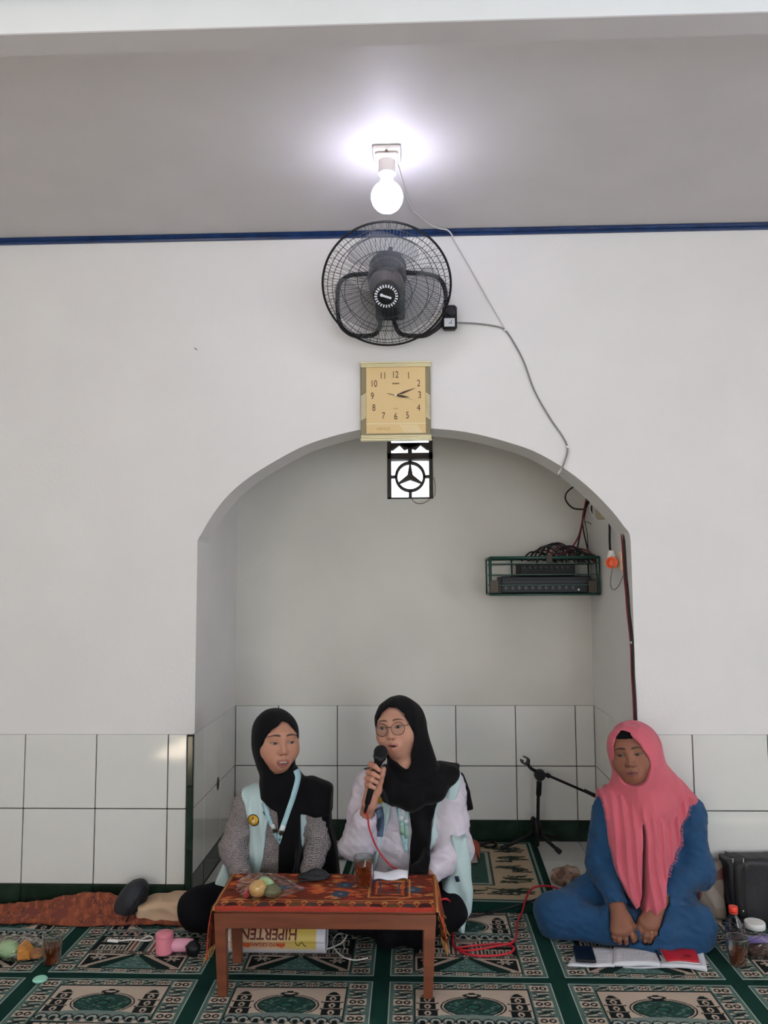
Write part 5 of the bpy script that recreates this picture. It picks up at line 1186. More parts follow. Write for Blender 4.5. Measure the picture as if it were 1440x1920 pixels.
        return np.maximum(d+.0016*nz(P, 55, 3), P[:, 1]+.016)
    cloth_part('hijab', hijab, (.62, -.42, .10), (1.12, .02, .82), .0042, M_pink, root)
    # frayed edge threads
    fr = MB(); random.seed(8)
    edge = spline([(a, 0, b) for a, b in PX([(1311, 1505), (1296, 1530), (1280, 1562), (1277, 1584), (1260, 1608), (1244, 1632)], -.27)], 12)[:, [0, 2]]
    y_ = surf_y(hijab, edge[:, 0]-.006, edge[:, 1]+.002)
    edge2 = spline([(a, 0, b) for a, b in PX([(1133, 1488), (1138, 1512), (1143, 1540)], -.27)], 10)[:, [0, 2]]; y2 = surf_y(hijab, edge2[:, 0]+.006, edge2[:, 1])
    for e_, yy, dx in ((edge, y_, 1), (edge2, y2, -1)):
        for (a, b), q in zip(e_, yy):
            if q > 0 or abs(hijab(np.array([[a-.006*dx, q, b]]))[0]) > .006: continue
            p = np.array([a-.004*dx, q+.004, b]); fr.tube([p, p+(.006*dx+random.uniform(-.002, .002), 0, -.003+random.uniform(-.002, .002)), p+(.011*dx, .001, -.007+random.uniform(-.004, .003))], .0011, 4)
    tag(fr.build('frayed_edge', M_pink, root, True), kind='stuff')
    # inner cap seen under the hijab edge, ring on the finger
    def cap(P): q = H.loc(P); return smax(smax(el(q, (0, .014, .012), (.080, .098, .086))*H.sc, (.056-q[:, 2])*H.sc, .003), 0*q[:, 0]-1, .001)
    cloth_part('inner_cap', cap, hb-(.1, .12, 0), hb+(.1, .12, .13), .004, M_hij, root)
    rp_ = (np.array(m2[2])*.5+np.array(f2[2][0])*.5); ax_ = np.array(f2[2][0])-m2[2]; Mr = np.array(Vector((0, 0, 1)).rotation_difference(Vector(ax_)).to_matrix())
    MB().ring(rp_, .0104, .0014, Mr, 24, 6).build('ring', mat('gold_ring', (222, 180, 90), .25, .9), root, True)
    return root
person_right = woman_right()
# ================================================================== THINGS ON THE TABLE AND THE FLOOR
CZ = .010                                              # carpet surface
M_tea = mat('tea', (186, 78, 30), .08, trans=.7, ior=1.33)
M_teas = mat('tea_surface', (120, 48, 22), .1, trans=.4, ior=1.33)
def tea_glass(base, r0, r1, h, fill, label, name='tea_glass', cup=False):
    b = np.array(base, float); t = thing(name, label, 'glass' if not cup else 'cup', b); rr = lambda z: r0+(r1-r0)*z/h; w_ = .0022
    MB().lathe([(.001, .001), (r0-.002, 0), (r0, .003), (rr(h*.5), h*.5), (r1, h), (r1-w_, h), (rr(h*.5)-w_, h*.5), (r0-w_, .007), (.001, .007)], b, None, 32, False).build('glass_wall', M_glass, t, 'auto')
    MB().ring(b+(0, 0, h), r1-.001, .0013, None, 40, 6).build('rim', M_glass, t, True)
    MB().lathe([(.001, .0075), (r0-w_-.0006, .0075), (rr(fill)-w_-.0006, fill), (.001, fill)], b, None, 32, False).build('tea', M_tea, t, 'auto')
    return t
TS = TZ+.0062
tb = at(682, 1661, z=TS); tea_glass(tb, .0285, .0345, .098, .070, 'glass of dark tea standing on the patterned tablecloth')
lb_ = at(97, 1806, z=CZ); tea_glass(lb_, .0290, .0345, .098, .060, 'glass of tea on the carpet at the far left')
rb_ = at(1384, 1809, z=CZ); tea_glass(rb_, .027, .037, .090, .052, 'clear plastic cup of tea beside the bottle on the right', 'plastic_cup', True)
# --- folded white paper, black pouch on the table
def crumple(fn_pts, name, m, parent, amp, seed, n=10, k=8):
    pass
pa, pb_ = at(700, 1647, z=TS+.004), at(765, 1634, z=TS+.004)
pc_ = (pa+pb_)/2; wq = pb_[0]-pa[0]
V, Fs = [], []; nx, ny = 16, 7
for i in range(nx+1):
    for j in range(ny+1):
        u_, v_ = i/nx, j/ny; V.append((pa[0]+wq*u_, -.475+.055*v_+.006*u_, TS+.004+.016*math.sin(v_*2.6)*(.6+.5*u_)+.004*math.sin(u_*9+v_*2)))
for i in range(nx):
    for j in range(ny): q = i*(ny+1)+j; Fs.append((q, q+ny+1, q+ny+2, q+1))
pp = mesh_np('folded_paper', V, Fs, mat('white_paper', (228, 228, 236), .8, var=.03, vscale=30), None, True); tag(pp, 'folded white paper lying behind the tea glass on the table', 'paper'); s_ = pp.modifiers.new('thickness', 'SOLIDIFY'); s_.thickness = .006
pcn = at(588, 1650, z=TS)
pouch = thing('pouch', 'small black leather pouch lying at the back edge of the table', 'pouch', pcn)
M_leather = mat('black_leather', (26, 28, 32), .38, bump=.4, bscale=120)
def blob(name, fn, lo, hi, h, m, parent=None, it=1, colf=None): return cloth_part(name, fn, lo, hi, h, m, parent, colf, it)
blob('body', lambda P: smin(el(P, pcn+(0, .004, .012), (.058, .032, .013)), el(P, pcn+(.008, .010, .022), (.034, .020, .012)), .008)+.0025*cr(P, 70, 3), pcn-(.08, .06, .0), pcn+(.08, .06, .05), .003, M_leather, pouch)
MB().tube(spline([pcn+(-.050, -.026, .006), pcn+(-.01, -.030, .010), pcn+(.040, -.022, .012), pcn+(.062, .01, .016)], 5), .003, 6).build('strap', M_leather, pouch, True)
# --- snack bags: buns inside clear film
M_bun = mat('golden_bun', (222, 178, 108), .6, var=.15, vscale=30); M_green_bun = mat('green_cake', (170, 206, 150), .6, var=.08, vscale=25); M_olivewrap = mat('olive_wrap', (120, 120, 88), .5, var=.3, vscale=50); M_or = mat('orange_snack', (226, 150, 62), .6, var=.15, vscale=40); M_pinkw = mat('red_print', (170, 60, 66), .5)
def film_bag(parent, c, r, seed, tail=None):
    V = []; Fs = []; n, m_ = 40, 22; R_ = np.random.default_rng(seed); ph = R_.random(8)*6.28
    for i in range(m_+1):
        th = math.pi*i/m_
        for k in range(n):
            a = 2*math.pi*k/n; q = 1+.10*math.sin(3*a+ph[0]+2*th)+.08*abs(math.sin(5*a+ph[1]-3*th))+.06*abs(math.sin(9*a+7*th+ph[2]))
            x_, y_, z_ = r[0]*q*math.sin(th)*math.cos(a), r[1]*q*math.sin(th)*math.sin(a), -r[2]*math.cos(th)*q
            if tail is not None and x_ > 0: s_ = (x_/r[0])**2; x_ += tail*s_; y_ *= 1-.3*min(s_, 1); z_ *= 1-.55*min(s_, 1)
            V.append((c[0]+x_, c[1]+y_, max(c[2]+z_, c[2]-r[2]*.92)))
    for i in range(m_):
        for k in range(n): Fs.append((i*n+k, i*n+(k+1) % n, (i+1)*n+(k+1) % n, (i+1)*n+k))
    return mesh_np('plastic_film', V, Fs, M_film, parent, False)
sb = at(478, 1690, z=TS); sbag = thing('snack_bag', 'clear plastic bag with a bun and green cake on the table', 'snack bag', sb)
blob('bun', lambda P: el(P, sb+(.004, .030, .030), (.030, .028, .027))+.002*nz(P, 90), sb+(-.04, -.01, -.005), sb+(.05, .07, .07), .003, M_bun, sbag)
MB().ell(sb+(.026, .048, .034), (.030, .012, .030), rotm(.3, .2, 0), 24, 14).build('green_cake', M_green_bun, sbag, True)
blob('wrap', lambda P: el(P, sb+(.050, .030, .022), (.030, .026, .020))+.003*cr(P, 80), sb+(.0, -.01, -.005), sb+(.10, .07, .06), .003, M_olivewrap, sbag)
MB().ell(sb+(-.033, .026, .016), (.010, .022, .014), None, 16, 10).build('red_wrapper', M_pinkw, sbag, True)
film_bag(sbag, sb+(.020, .032, .034), (.074, .042, .037), 3, .05)
sb2 = at(40, 1800, z=CZ); sbag2 = thing('snack_bag', 'clear bag with green cake and orange snack on the carpet at left', 'snack bag', sb2)
MB().ell(sb2+(-.055, .015, .030), (.038, .030, .029), None, 24, 14).build('green_cake', M_green_bun, sbag2, True)
MB().prism([(sb2[0]-.010, sb2[2]+.004), (sb2[0]+.034, sb2[2]+.006), (sb2[0]+.030, sb2[2]+.030), (sb2[0]+.004, sb2[2]+.058), (sb2[0]-.010, sb2[2]+.050)], sb2[1]-.01, sb2[1]+.03).build('orange_snack', M_or, sbag2)
MB().ell(sb2+(.050, .010, .018), (.026, .022, .016), None, 18, 12).build('brown_snack', mat('brown_snack', (178, 122, 78), .6), sbag2, True)
film_bag(sbag2, sb2+(-.008, .012, .036), (.090, .045, .037), 5, .02)
sb3 = at(1430, 1798, z=CZ); sbag3 = thing('snack_bag', 'clear snack bag with purple print on the carpet at right', 'snack bag', sb3)
blob('snack', lambda P: el(P, sb3+(.006, .02, .020), (.055, .030, .020))+.004*cr(P, 70, 2), sb3-(.07, .03, .004), sb3+(.09, .07, .06), .0035, mat('dark_brown_snack', (74, 48, 40), .6, var=.4, vscale=50), sbag3)
MB().box(sb3+(.02, .03, .052), (.11, .03, .004), .001, rotm(.3, 0, .05)).build('purple_label', mat('purple_print', (112, 92, 168), .5), sbag3)
film_bag(sbag3, sb3+(.005, .02, .034), (.085, .046, .036), 8, .03)
# --- rolled printed banner under the table
r_b = .053; bl0, bl1 = at(428, 1775, y=-.40), at(612, 1775, y=-.40); byc = -.388; bzc = r_b+CZ
ban = thing('rolled_banner', 'rolled yellow health banner with upside-down print lying under the table', 'banner', ((bl0[0]+bl1[0])/2, byc, CZ))
def bn_col(V):
    x = (V[:, 0]-bl0[0])/(bl1[0]-bl0[0]); C = np.empty((len(V), 3)); C[:] = srgb(208, 168, 130); t = np.clip((x-.45)/.3, 0, 1)[:, None]; C = C*(1-t)+np.array(srgb(208, 180, 88))*t
    ang = np.arctan2(V[:, 2]-bzc, -(V[:, 1]-byc)); lo_ = np.clip((-.35-ang)/.3, 0, 1)[:, None]; C = C*(1-lo_)+np.array(srgb(214, 208, 212))*lo_*1.0
    e = (x > .90) | (x < .045); C[e] = srgb(216, 212, 220); return C
n, m_ = 60, 48; V = []; Fs = []
for i in range(n+1):
    for k in range(m_+8):
        a = 2*math.pi*k/m_; rr_ = r_b-.0006*(k/m_)*4; V.append((bl0[0]+(bl1[0]-bl0[0])*i/n, byc-rr_*math.cos(a), bzc+rr_*math.sin(a)))
K_ = m_+8
for i in range(n):
    for k in range(K_-1): Fs.append((i*K_+k, (i+1)*K_+k, (i+1)*K_+k+1, i*K_+k+1))
V = np.array(V); bo = mesh_np('sheet', V, np.array(Fs), mat('banner_vinyl', None, .4, attr='Col'), ban, True, bn_col(V)); s_ = bo.modifiers.new('thickness', 'SOLIDIFY'); s_.thickness = .0015; s_.offset = 1
MB().lathe([(r_b-.004, 0), (r_b-.006, (bl1[0]-bl0[0])-.004)], (bl0[0]+.002, byc, bzc), rotm(0, math.pi/2), 32).build('inner_roll', mat('banner_inside', (196, 192, 204), .6), ban, 'auto')
def wrap_text(body, size, xc, ang, m, name, sq=1.0):
    V, Fs = text_mesh(body, size, 0.0, .0011 if size > .03 else .0004); V = V*np.array([-sq, -1, 1])         # upside down
    bm_ = bmesh.new(); vs = [bm_.verts.new((float(v[0]), float(v[1]), 0)) for v in V]
    for f in Fs:
        try: bm_.faces.new([vs[i] for i in f])
        except ValueError: pass
    bmesh.ops.triangulate(bm_, faces=bm_.faces); bmesh.ops.subdivide_edges(bm_, edges=[e for e in bm_.edges if abs(e.verts[0].co.y-e.verts[1].co.y) > .004], cuts=3); bm_.verts.index_update()
    V = np.array([v.co[:] for v in bm_.verts]); Fs = [[v.index for v in f.verts] for f in bm_.faces]; bm_.free()
    a = ang+V[:, 1]/r_b; R_ = r_b+.0021; W = np.stack([xc+V[:, 0], byc-R_*np.cos(a), bzc+R_*np.sin(a)], 1); return mesh_np(name, W, Fs, m, ban, False)
M_title = mat('title_dark_red', (96, 28, 22), .5); M_sub = mat('sub_red', (150, 52, 36), .5)
bw = bl1[0]-bl0[0]
wrap_text('HIPERTENSI', .049, bl0[0]+bw*.385, .55, M_title, 'banner_title', .92)
wrap_text('AYO CEGAH', .0165, bl0[0]+bw*.40, -.10, M_sub, 'banner_subtitle')
for xx in (.215, .555):
    n = 14; V = []; 
    for k in range(n+1):
        t = k/n; V.append((bl0[0]+bw*(xx-.045+.09*t), -.02)); 
    pts = [(bl0[0]+bw*(xx-.045), -.02), (bl0[0]+bw*(xx+.045), .0), (bl0[0]+bw*(xx+.04), -.18), (bl0[0]+bw*(xx+.01), -.30), (bl0[0]+bw*(xx-.03), -.22)]
    mesh_np('orange_slice', [(x_, byc-(r_b+.0022)*math.cos(a), bzc+(r_b+.0022)*math.sin(a)) for x_, a in pts], [tuple(range(5))], mat('slice_orange', (196, 84, 44), .5) if 'slice_orange' not in MATS else MATS['slice_orange'], ban, False)
def on_roll(x_, a): return np.array([bl0[0]+bw*x_, byc-(r_b+.0018)*math.cos(a), bzc+(r_b+.0018)*math.sin(a)])
MB().tube(spline([on_roll(.70, .15), on_roll(.71, -.05), on_roll(.735, -.15), on_roll(.75, .0), on_roll(.77, .05), on_roll(.785, -.1), on_roll(.81, -.22)], 5), .0012, 5).build('line_drawing', M_cableb, ban, True)
# --- white charging cable under the table, on the left
cable('charger_cable', [at(612, 1780, z=CZ+.004), at(640, 1768, z=CZ+.004), at(650, 1752, z=CZ+.02), at(632, 1752, z=CZ+.006), at(624, 1770, z=CZ+.004), at(640, 1792, z=CZ+.004), at(665, 1800, z=CZ+.004), at(690, 1796, z=CZ+.006)], .0024, M_white, 'white cable curled on the carpet beside the rolled banner')
cable('charger_cable', [at(642, 1745, z=CZ+.004), at(643, 1765, z=CZ+.004), at(646, 1778, z=CZ+.004)], .0022, mat('cream_cable', (196, 196, 176), .5), 'short pale cable standing under the table beside the curled white one')
ad = thing('charger', 'white phone charger lead lying on the carpet at left', 'charger', at(235, 1765, z=CZ))
MB().box(at(212, 1764, z=CZ+.006), (.045, .012, .010), .003, rotm(0, 0, -.15)).build('plug', M_white, ad); MB().tube(spline([at(222, 1764, z=CZ+.004), at(250, 1762, z=CZ+.004), at(275, 1764, z=CZ+.004), at(287, 1760, z=CZ+.004), at(280, 1755, z=CZ+.004), at(268, 1760, z=CZ+.004), at(262, 1764, z=CZ+.004)], 5), .0026, 6).build('lead', M_white, ad, True)
cable('charging_wire', [at(228, 1756, z=CZ+.004), at(236, 1748, z=CZ+.004), at(248, 1746, z=CZ+.004), at(256, 1752, z=CZ+.004), at(268, 1745, z=CZ+.004)], .002, mat('dusty_pink_cord', (170, 110, 112), .6), 'thin dusty pink cord squiggling on the carpet')
# --- pink cup, pink gadget with black head
pk = at(308, 1787, z=CZ); cup = thing('pink_cup', 'small upright pink cylinder cup on the carpet', 'cup', pk); M_pk = mat('matte_pink', (222, 132, 148), .5)
MB().lathe([(.001, 0), (.026, 0), (.0305, .004), (.031, .062), (.029, .070), (.024, .073), (.001, .0735)], pk, None, 32, False).build('body', M_pk, cup, 'auto')
MB().ring(pk+(0, 0, .060), .0312, .0008, None, 40, 5).build('seam', mat('pink_seam', (206, 110, 130), .5), cup, True)
g0, g1 = at(322, 1772, z=CZ+.025), at(362, 1772, z=CZ+.022)
gd = thing('portable_gadget', 'pale pink handheld gadget with a round black head lying beside the pink cup', 'gadget', (g0+g1)/2-(0, 0, .024))
MB().tube([g0+(.004, 0, 0), g0+(.012, 0, 0), g1+(-.02, 0, 0), g1], [.019, .0225, .0225, .020], 24).build('handle', mat('pale_pink', (222, 158, 180), .4), gd, 'auto')
MB().tube([g1+(-.016, -.0225, .004), g1+(-.016, -.0245, .004)], .006, 16).build('button', mat('plum_button', (90, 44, 76), .4), gd, 'auto')
MB().ell(at(364, 1776, z=CZ+.027)+(0, -.012, 0), (.026, .024, .027), None, 24, 14).build('head', M_black, gd, True)
# --- clothes along the left wall: orange batik, beige cloth, black bag
def batik(V):
    C = np.empty((len(V), 3)); C[:] = srgb(132, 66, 42); n1 = nz(V*[1, 1, 1], 60, 2); n2 = nz(V*[1.5, 1, 1], 120, 6); C[n1 > .12] = srgb(112, 54, 38); C[(n2 > .25)] = srgb(152, 82, 52); C[np.abs(n1) < .035] = srgb(84, 44, 36)
    k = (V[:, 0] < -1.35) & (V[:, 2] > .035) & (nz(V, 30, 3) > 0); C[k] = srgb(112, 54, 44); return C
def oran(P):
    x = P[:, 0]; top_ = np.interp(x, [-1.95, -1.6, -1.45, -1.32, -1.20, -1.08, -.98, -.86], [.05, .058, .072, .102, .096, .060, .042, .028])
    q = su(.03, extr(P, [(-1.95, .009), (-.86, .009), (-.86, .022), (-.98, .030), (-1.95, .030)], -.185, -.02, .010), np.maximum(P[:, 2]-top_+.8*np.abs(P[:, 1]+.09)-.0*x, np.maximum(-1.95-x, x+.90)))
    return np.maximum(q+.006*cr(P*[1, 1.4, 1], 30, 2)+.003*cr(P, 70, 5), .0115-P[:, 2])
blob('batik_cloth', oran, (-1.97, -.21, .008), (-.83, .0, .13), .0045, mat('batik', None, .8, attr='Col', bump=.2, bscale=200), None, 1, batik); tag(bpy.data.objects['batik_cloth'], 'orange brown batik cloth bundled along the left wall', 'cloth')
def beige(P):
    d = extr(P, PX([(268, 1690), (300, 1681), (345, 1680), (352, 1700), (368, 1728), (362, 1736), (330, 1726), (290, 1722), (262, 1720)], -.10), -.17, -.03, .02)
    return np.maximum(d+.006*cr(P*[1, 1, 1.8], 34, 4), .012-P[:, 2])
blob('beige_cloth', beige, (-1.12, -.20, .008), (-.82, .0, .13), .0045, mat('beige_fabric', (194, 166, 138), .85, bump=.2, bscale=300)); tag(bpy.data.objects['beige_cloth'], 'beige cloth folded between the black bag and the knee', 'cloth')
bc = at(244, 1690, y=-.10)
bag = thing('shoulder_bag', 'small rounded black bag leaning on the batik cloth', 'bag', (bc[0], bc[1], .035))
Mb_ = rotm(0, .55, .1)
blob('body', lambda P: smin(el(P, bc, (.052, .056, .086), Mb_), el(P, bc+(.012, .0, .01), (.046, .060, .078), Mb_), .02)+.002*cr(P, 50, 3), bc-.1, bc+.1, .0038, mat('black_canvas', (34, 36, 42), .6, bump=.3, bscale=150), bag)
MB().ring(bc+(.030, -.012, -.006), .080, .0035, Mb_@rotm(0, math.pi/2, .0), 40, 6).build('piping', M_blackm, bag, True)
MB().box(bc+(.042, -.045, -.03), (.010, .006, .016), .002).build('zip_pull', mat('dull_metal', (130, 124, 110), .4, .7), bag)
cable('pale_strap', [at(352, 1727, z=.03), at(362, 1733, z=.025), at(357, 1741, z=.016), at(350, 1745, z=.014)], .004, mat('pale_strap_mat', (200, 190, 160), .7), 'pale curled strap end beside the knee')
spotc = at(75, 1838, z=CZ); MB().lathe([(.001, .0), (.022, .0), (.024, .004), (.020, .008), (.001, .009)], spotc, None, 24, False).build('mint_spot_disc', mat('mint_spot', (150, 214, 190), .3), None, 'auto'); tag(bpy.data.objects['mint_spot_disc'], 'small mint green disc standing in for a bright spot on the dark carpet band at left', 'lid')  # disc put in for a bright spot on the carpet
# --- papers, phone and book in front of the woman on the right
M_paper = mat('notebook_paper', (214, 214, 218), .8, var=.03, vscale=12); M_line = mat('pencil_lines', (150, 152, 164), .8)
def sheet(name, quad, z, th, m, parent=None, curl=0.0, seed=0):
    """thin slab over four floor-plan corners given as photo pixels; curls up slightly"""
    c = [at(px, py, z=z) for px, py in quad]; nx, ny = 10, 6; V = []; Fs = []
    for i in range(nx+1):
        for j in range(ny+1):
            u_, v_ = i/nx, j/ny; p = (c[0]*(1-u_)+c[1]*u_)*(1-v_)+(c[3]*(1-u_)+c[2]*u_)*v_; p = p+np.array([0, 0, curl*(math.sin(u_*math.pi)*.5+abs(u_-.5)*.4)+.0015*math.sin(u_*7+v_*4+seed)]); V.append(p)
    for i in range(nx):
        for j in range(ny): q = i*(ny+1)+j; Fs.append((q, q+ny+1, q+ny+2, q+1))
    o = mesh_np(name, V, Fs, m, parent, True); s_ = o.modifiers.new('thickness', 'SOLIDIFY'); s_.thickness = th; s_.offset = -1; return o
def writing(quad, z, n, parent, fill=.8):
    c = [at(px, py, z=z) for px, py in quad]; random.seed(int(quad[0][0])); mb = MB()
    for k in range(n):
        v_ = (k+.7)/(n+.4); a_ = c[0]*(1-v_)+c[3]*v_; b_ = c[1]*(1-v_)+c[2]*v_; s0 = .06; e0 = fill*random.uniform(.75, 1)
        u_ = s0
        while u_ < e0:
            w_ = random.uniform(.03, .09); p, q = a_*(1-u_)+b_*u_, a_*(1-min(u_+w_, e0))+b_*min(u_+w_, e0); mb.tube([p, (p+q)/2+(0, .0008, 0), q], .0008, 4); u_ += w_+.025
    return tag(mb.build('handwriting', M_line, parent), kind='stuff')
z0 = CZ+.006
p1 = sheet('loose_papers', [(1064, 1811), (1152, 1812), (1160, 1777), (1083, 1779)], z0, .005, M_paper, None, .004, 1); tag(p1, 'loose written sheets lying under the black phone', 'paper'); writing([(1112, 1808), (1150, 1809), (1158, 1780), (1118, 1780)], z0+.0085, 6, p1)
p2 = sheet('under_paper', [(1168, 1814), (1264, 1814), (1262, 1800), (1170, 1800)], CZ+.003, .003, mat('grey_white_paper', (190, 190, 194), .8), None, 0, 2); tag(p2, 'single sheet peeking out below the open notebook', 'paper')
nb_ = thing('open_notebook', 'open notebook with handwriting in front of the right woman', 'notebook', at(1195, 1795, z=CZ))
lp_ = sheet('page', [(1150, 1807), (1238, 1808), (1232, 1781), (1151, 1776)], z0+.006, .010, M_paper, nb_, .006, 3); writing([(1155, 1803), (1234, 1803), (1228, 1784), (1156, 1782)], z0+.0145, 7, nb_, .95)
rp2 = sheet('page', [(1238, 1808), (1326, 1816), (1318, 1783), (1234, 1780)], z0+.003, .010, M_paper, nb_, .005, 4)
book = thing('red_book', 'thin red booklet lying on the open notebook', 'book', at(1275, 1793, z=z0+.01))
cv = sheet('cover', [(1250, 1802), (1312, 1804), (1304, 1781), (1236, 1778)], z0+.017, .002, mat('red_cover', (178, 30, 42), .4), book, .004, 5); sheet('pages', [(1250, 1803), (1312, 1805.5), (1304, 1782), (1236, 1779)], z0+.014, .005, mat('book_pages', (206, 204, 206), .8), book, .004, 5)
for q in ([(1282, 1793), (1296, 1794), (1295, 1791), (1282, 1790)], [(1270, 1798), (1284, 1798.6), (1284, 1797.4), (1270, 1796.8)]): sheet('cover_print', q, z0+.0205, .0006, mat('cover_ink', (120, 18, 28), .5) if 'cover_ink' not in MATS else MATS['cover_ink'], book, 0)
MB().tube([at(1230, 1783, z=z0+.018), at(1238, 1800, z=z0+.018)], .004, 8).build('pen', M_black, None, True); tag(bpy.data.objects['pen'], 'black pen lying in the fold of the open notebook', 'pen')
ph = thing('mobile_phone', 'black mobile phone lying on the loose sheets', 'phone', at(1096, 1790, z=CZ+.01))
c = [at(px, py, z=z0+.014) for px, py in ((1073, 1801), (1112, 1803), (1119, 1777), (1077, 1775))]; cc = sum(c)/4; ang = math.atan2(c[1][1]-c[0][1], c[1][0]-c[0][0]); w_, h_ = np.linalg.norm(c[1]-c[0]), np.linalg.norm(c[3]-c[0])
MB().box(cc+(0, 0, -.001), (w_, h_, .010), .003, rotm(0, 0, ang)).build('case', mat('phone_case', (20, 20, 26), .35), ph, 'auto'); MB().box(cc+(0, 0, .0042), (w_*.93, h_*.95, .001), .0003, rotm(0, 0, ang)).build('screen', mat('phone_screen', (10, 11, 20), .22), ph)
# --- red cable coil on the carpet, black cable behind it
zc = CZ+.005
coil = [at(815, 1690, y=-.40), at(838, 1686, y=-.385), at(848, 1702, z=.10), at(851, 1730, z=.05), at(849, 1760, z=zc), at(853, 1776, z=zc), at(880, 1790, z=zc), at(920, 1792, z=zc), at(955, 1787, z=zc), at(963, 1776, z=zc), at(940, 1770, z=zc), at(890, 1773, z=zc+.003), at(858, 1778, z=zc+.003), at(880, 1782, z=zc+.006), at(930, 1774, z=zc+.007), at(962, 1766, z=zc+.005), at(968, 1750, z=zc), at(970, 1730, z=zc), at(980, 1708, z=zc+.005), at(986, 1685, z=.055), at(998, 1666, z=.10), at(1018, 1661, z=.11), at(1040, 1664, z=.10), at(1062, 1674, z=.09), at(1085, 1684, y=-.14)]
cable('floor_cable', coil, .0040, M_red, 'red cable coiled on the carpet between the women', 8, None, 8)
cable('floor_cable', [at(850, 1718, z=CZ+.005), at(890, 1718, z=CZ+.005), at(930, 1708, z=CZ+.006), at(975, 1696, z=.035), at(1000, 1688, z=.045), at(1025, 1680, z=.05), at(1060, 1679, z=.06)], .0042, M_cableb, 'black cable running along the back edge of the carpet', 8, None, 8)
cable('floor_cable', [at(1083, 1664, z=NF+.006), at(1093, 1648, z=NF+.02), at(1103, 1630, z=NF+.03), at(1112, 1615, z=NF+.03)], .0045, M_cableb, 'short black cable rising behind the right woman\'s knee', 6, None, 8)
# --- microphone stand in the niche
sb_ = at(1008, 1588, z=NF+.008); ysd = sb_[1]-.03
st = thing('microphone_stand', 'short black tripod microphone stand with boom arm in the niche', 'microphone stand', (sb_[0], ysd, NF))
def S(px, py, dy=0.0): return at(px, py, y=ysd+dy)
c0 = S(1008, 1582); MB().tube([S(1008, 1586), S(1009, 1500), S(1010, 1468)], .008, 14).build('lower_pole', M_black, st, 'auto')
MB().tube([S(1009.5, 1492), S(1010, 1488), S(1011, 1465)], [.011, .013, .013], 14).build('collar', M_black, st, 'auto')
MB().tube([S(1004, 1535), S(1006, 1548), S(1007, 1562), S(1008, 1572)], [.012, .020, .022, .018], 16).build('hub', M_black, st, 'auto')
MB().box(S(999, 1537, -.01), (.02, .014, .03), .005, rotm(0, .3)).build('clamp_knob', M_black, st, 'auto')
for fx, fy, dy in ((942, 1590, -.06), (1049, 1597, -.12), (1050, 1573, .05)):
    e = at(fx, fy, y=ysd+dy); e[2] = max(e[2], NF+.014); hub_ = S(1008, 1560); lg = MB().tube([hub_, e], .0085, 10).build('leg', M_black, st, True); d_ = (e-hub_)/np.linalg.norm(e-hub_); MB().tube([e-d_*.022, e+d_*.004], [.0115, .012], 12).build('rubber_foot', M_blackm, lg, 'auto')
jn = S(1012, 1453, -.015); MB().lathe([(.001, -.018), (.024, -.018), (.027, -.010), (.027, .010), (.024, .018), (.001, .018)], jn, rotm(math.pi/2), 26, False).build('pivot', M_black, st, 'auto')
MB().tube([S(1008, 1446, -.015), S(1030, 1455, -.02), S(1122, 1495, -.04)], .0062, 12).build('boom', M_black, st, True); MB().tube([S(1095, 1482, -.034), S(1122, 1495, -.04)], [.0085, .010], 12).build('boom_grip', M_blackm, st, 'auto'); MB().tube([S(1024, 1452, -.018), S(1031, 1456, -.02)], .011, 12).build('boom_clutch', M_black, st, 'auto')
MB().tube(spline([S(1008, 1447, -.015), S(999, 1443, -.02), S(993, 1438, -.02), S(990, 1432, -.02)], 4), .008, 10).build('clip_neck', M_black, st, True)
cp = S(984.5, 1426, -.025); Mc = rotm(0, -.75, .25)
mb = MB(); n = 22
for i in range(n+1):
    pass
arc = [cp+Mc@np.array([.018*math.cos(t), .0, .018*math.sin(t)]) for t in np.linspace(-2.6+1.57, 2.6+1.57-5.2+5.2, 22)]
V = []; Fs = []
for t in np.linspace(math.pi*.65, math.pi*2.35, 22):
    for r_ in (.0145, .019):
        for w_ in (-.017, .017): V.append(cp+Mc@np.array([r_*math.cos(t), w_, r_*math.sin(t)]))
for i in range(21):
    b = i*4
    for q in ((0, 1, 5, 4), (2, 6, 7, 3), (0, 4, 6, 2), (1, 3, 7, 5)): Fs.append(tuple(b+k for k in q))
Fs += [(0, 2, 3, 1), (84, 85, 87, 86)]
mb.add(V, Fs); mb.build('mic_clip', M_black, st, 'auto')
# --- crumpled brown paper bag on the niche tiles
cbp = at(1062, 1664, z=NF)
def crum(P): return np.maximum(smin(el(P, cbp+(0, .03, .034), (.060, .045, .036)), el(P, cbp+(.03, .03, .048), (.030, .03, .030)), .02)+.008*cr(P, 45, 2)+.004*cr(P, 95, 5), NF+.002-P[:, 2])
def crc(V): C = np.empty((len(V), 3)); C[:] = srgb(150, 122, 104); C[nz(V, 110, 1) > .2] = srgb(112, 82, 70); C[nz(V, 70, 5) > .35] = srgb(178, 156, 138); return C
blob('crumpled_bag', crum, cbp-(.09, .03, .0), cbp+(.09, .10, .10), .0032, mat('printed_paper', None, .7, attr='Col'), None, 0, crc); tag(bpy.data.objects['crumpled_bag'], 'crumpled brown printed bag on the white niche tiles', 'paper bag')
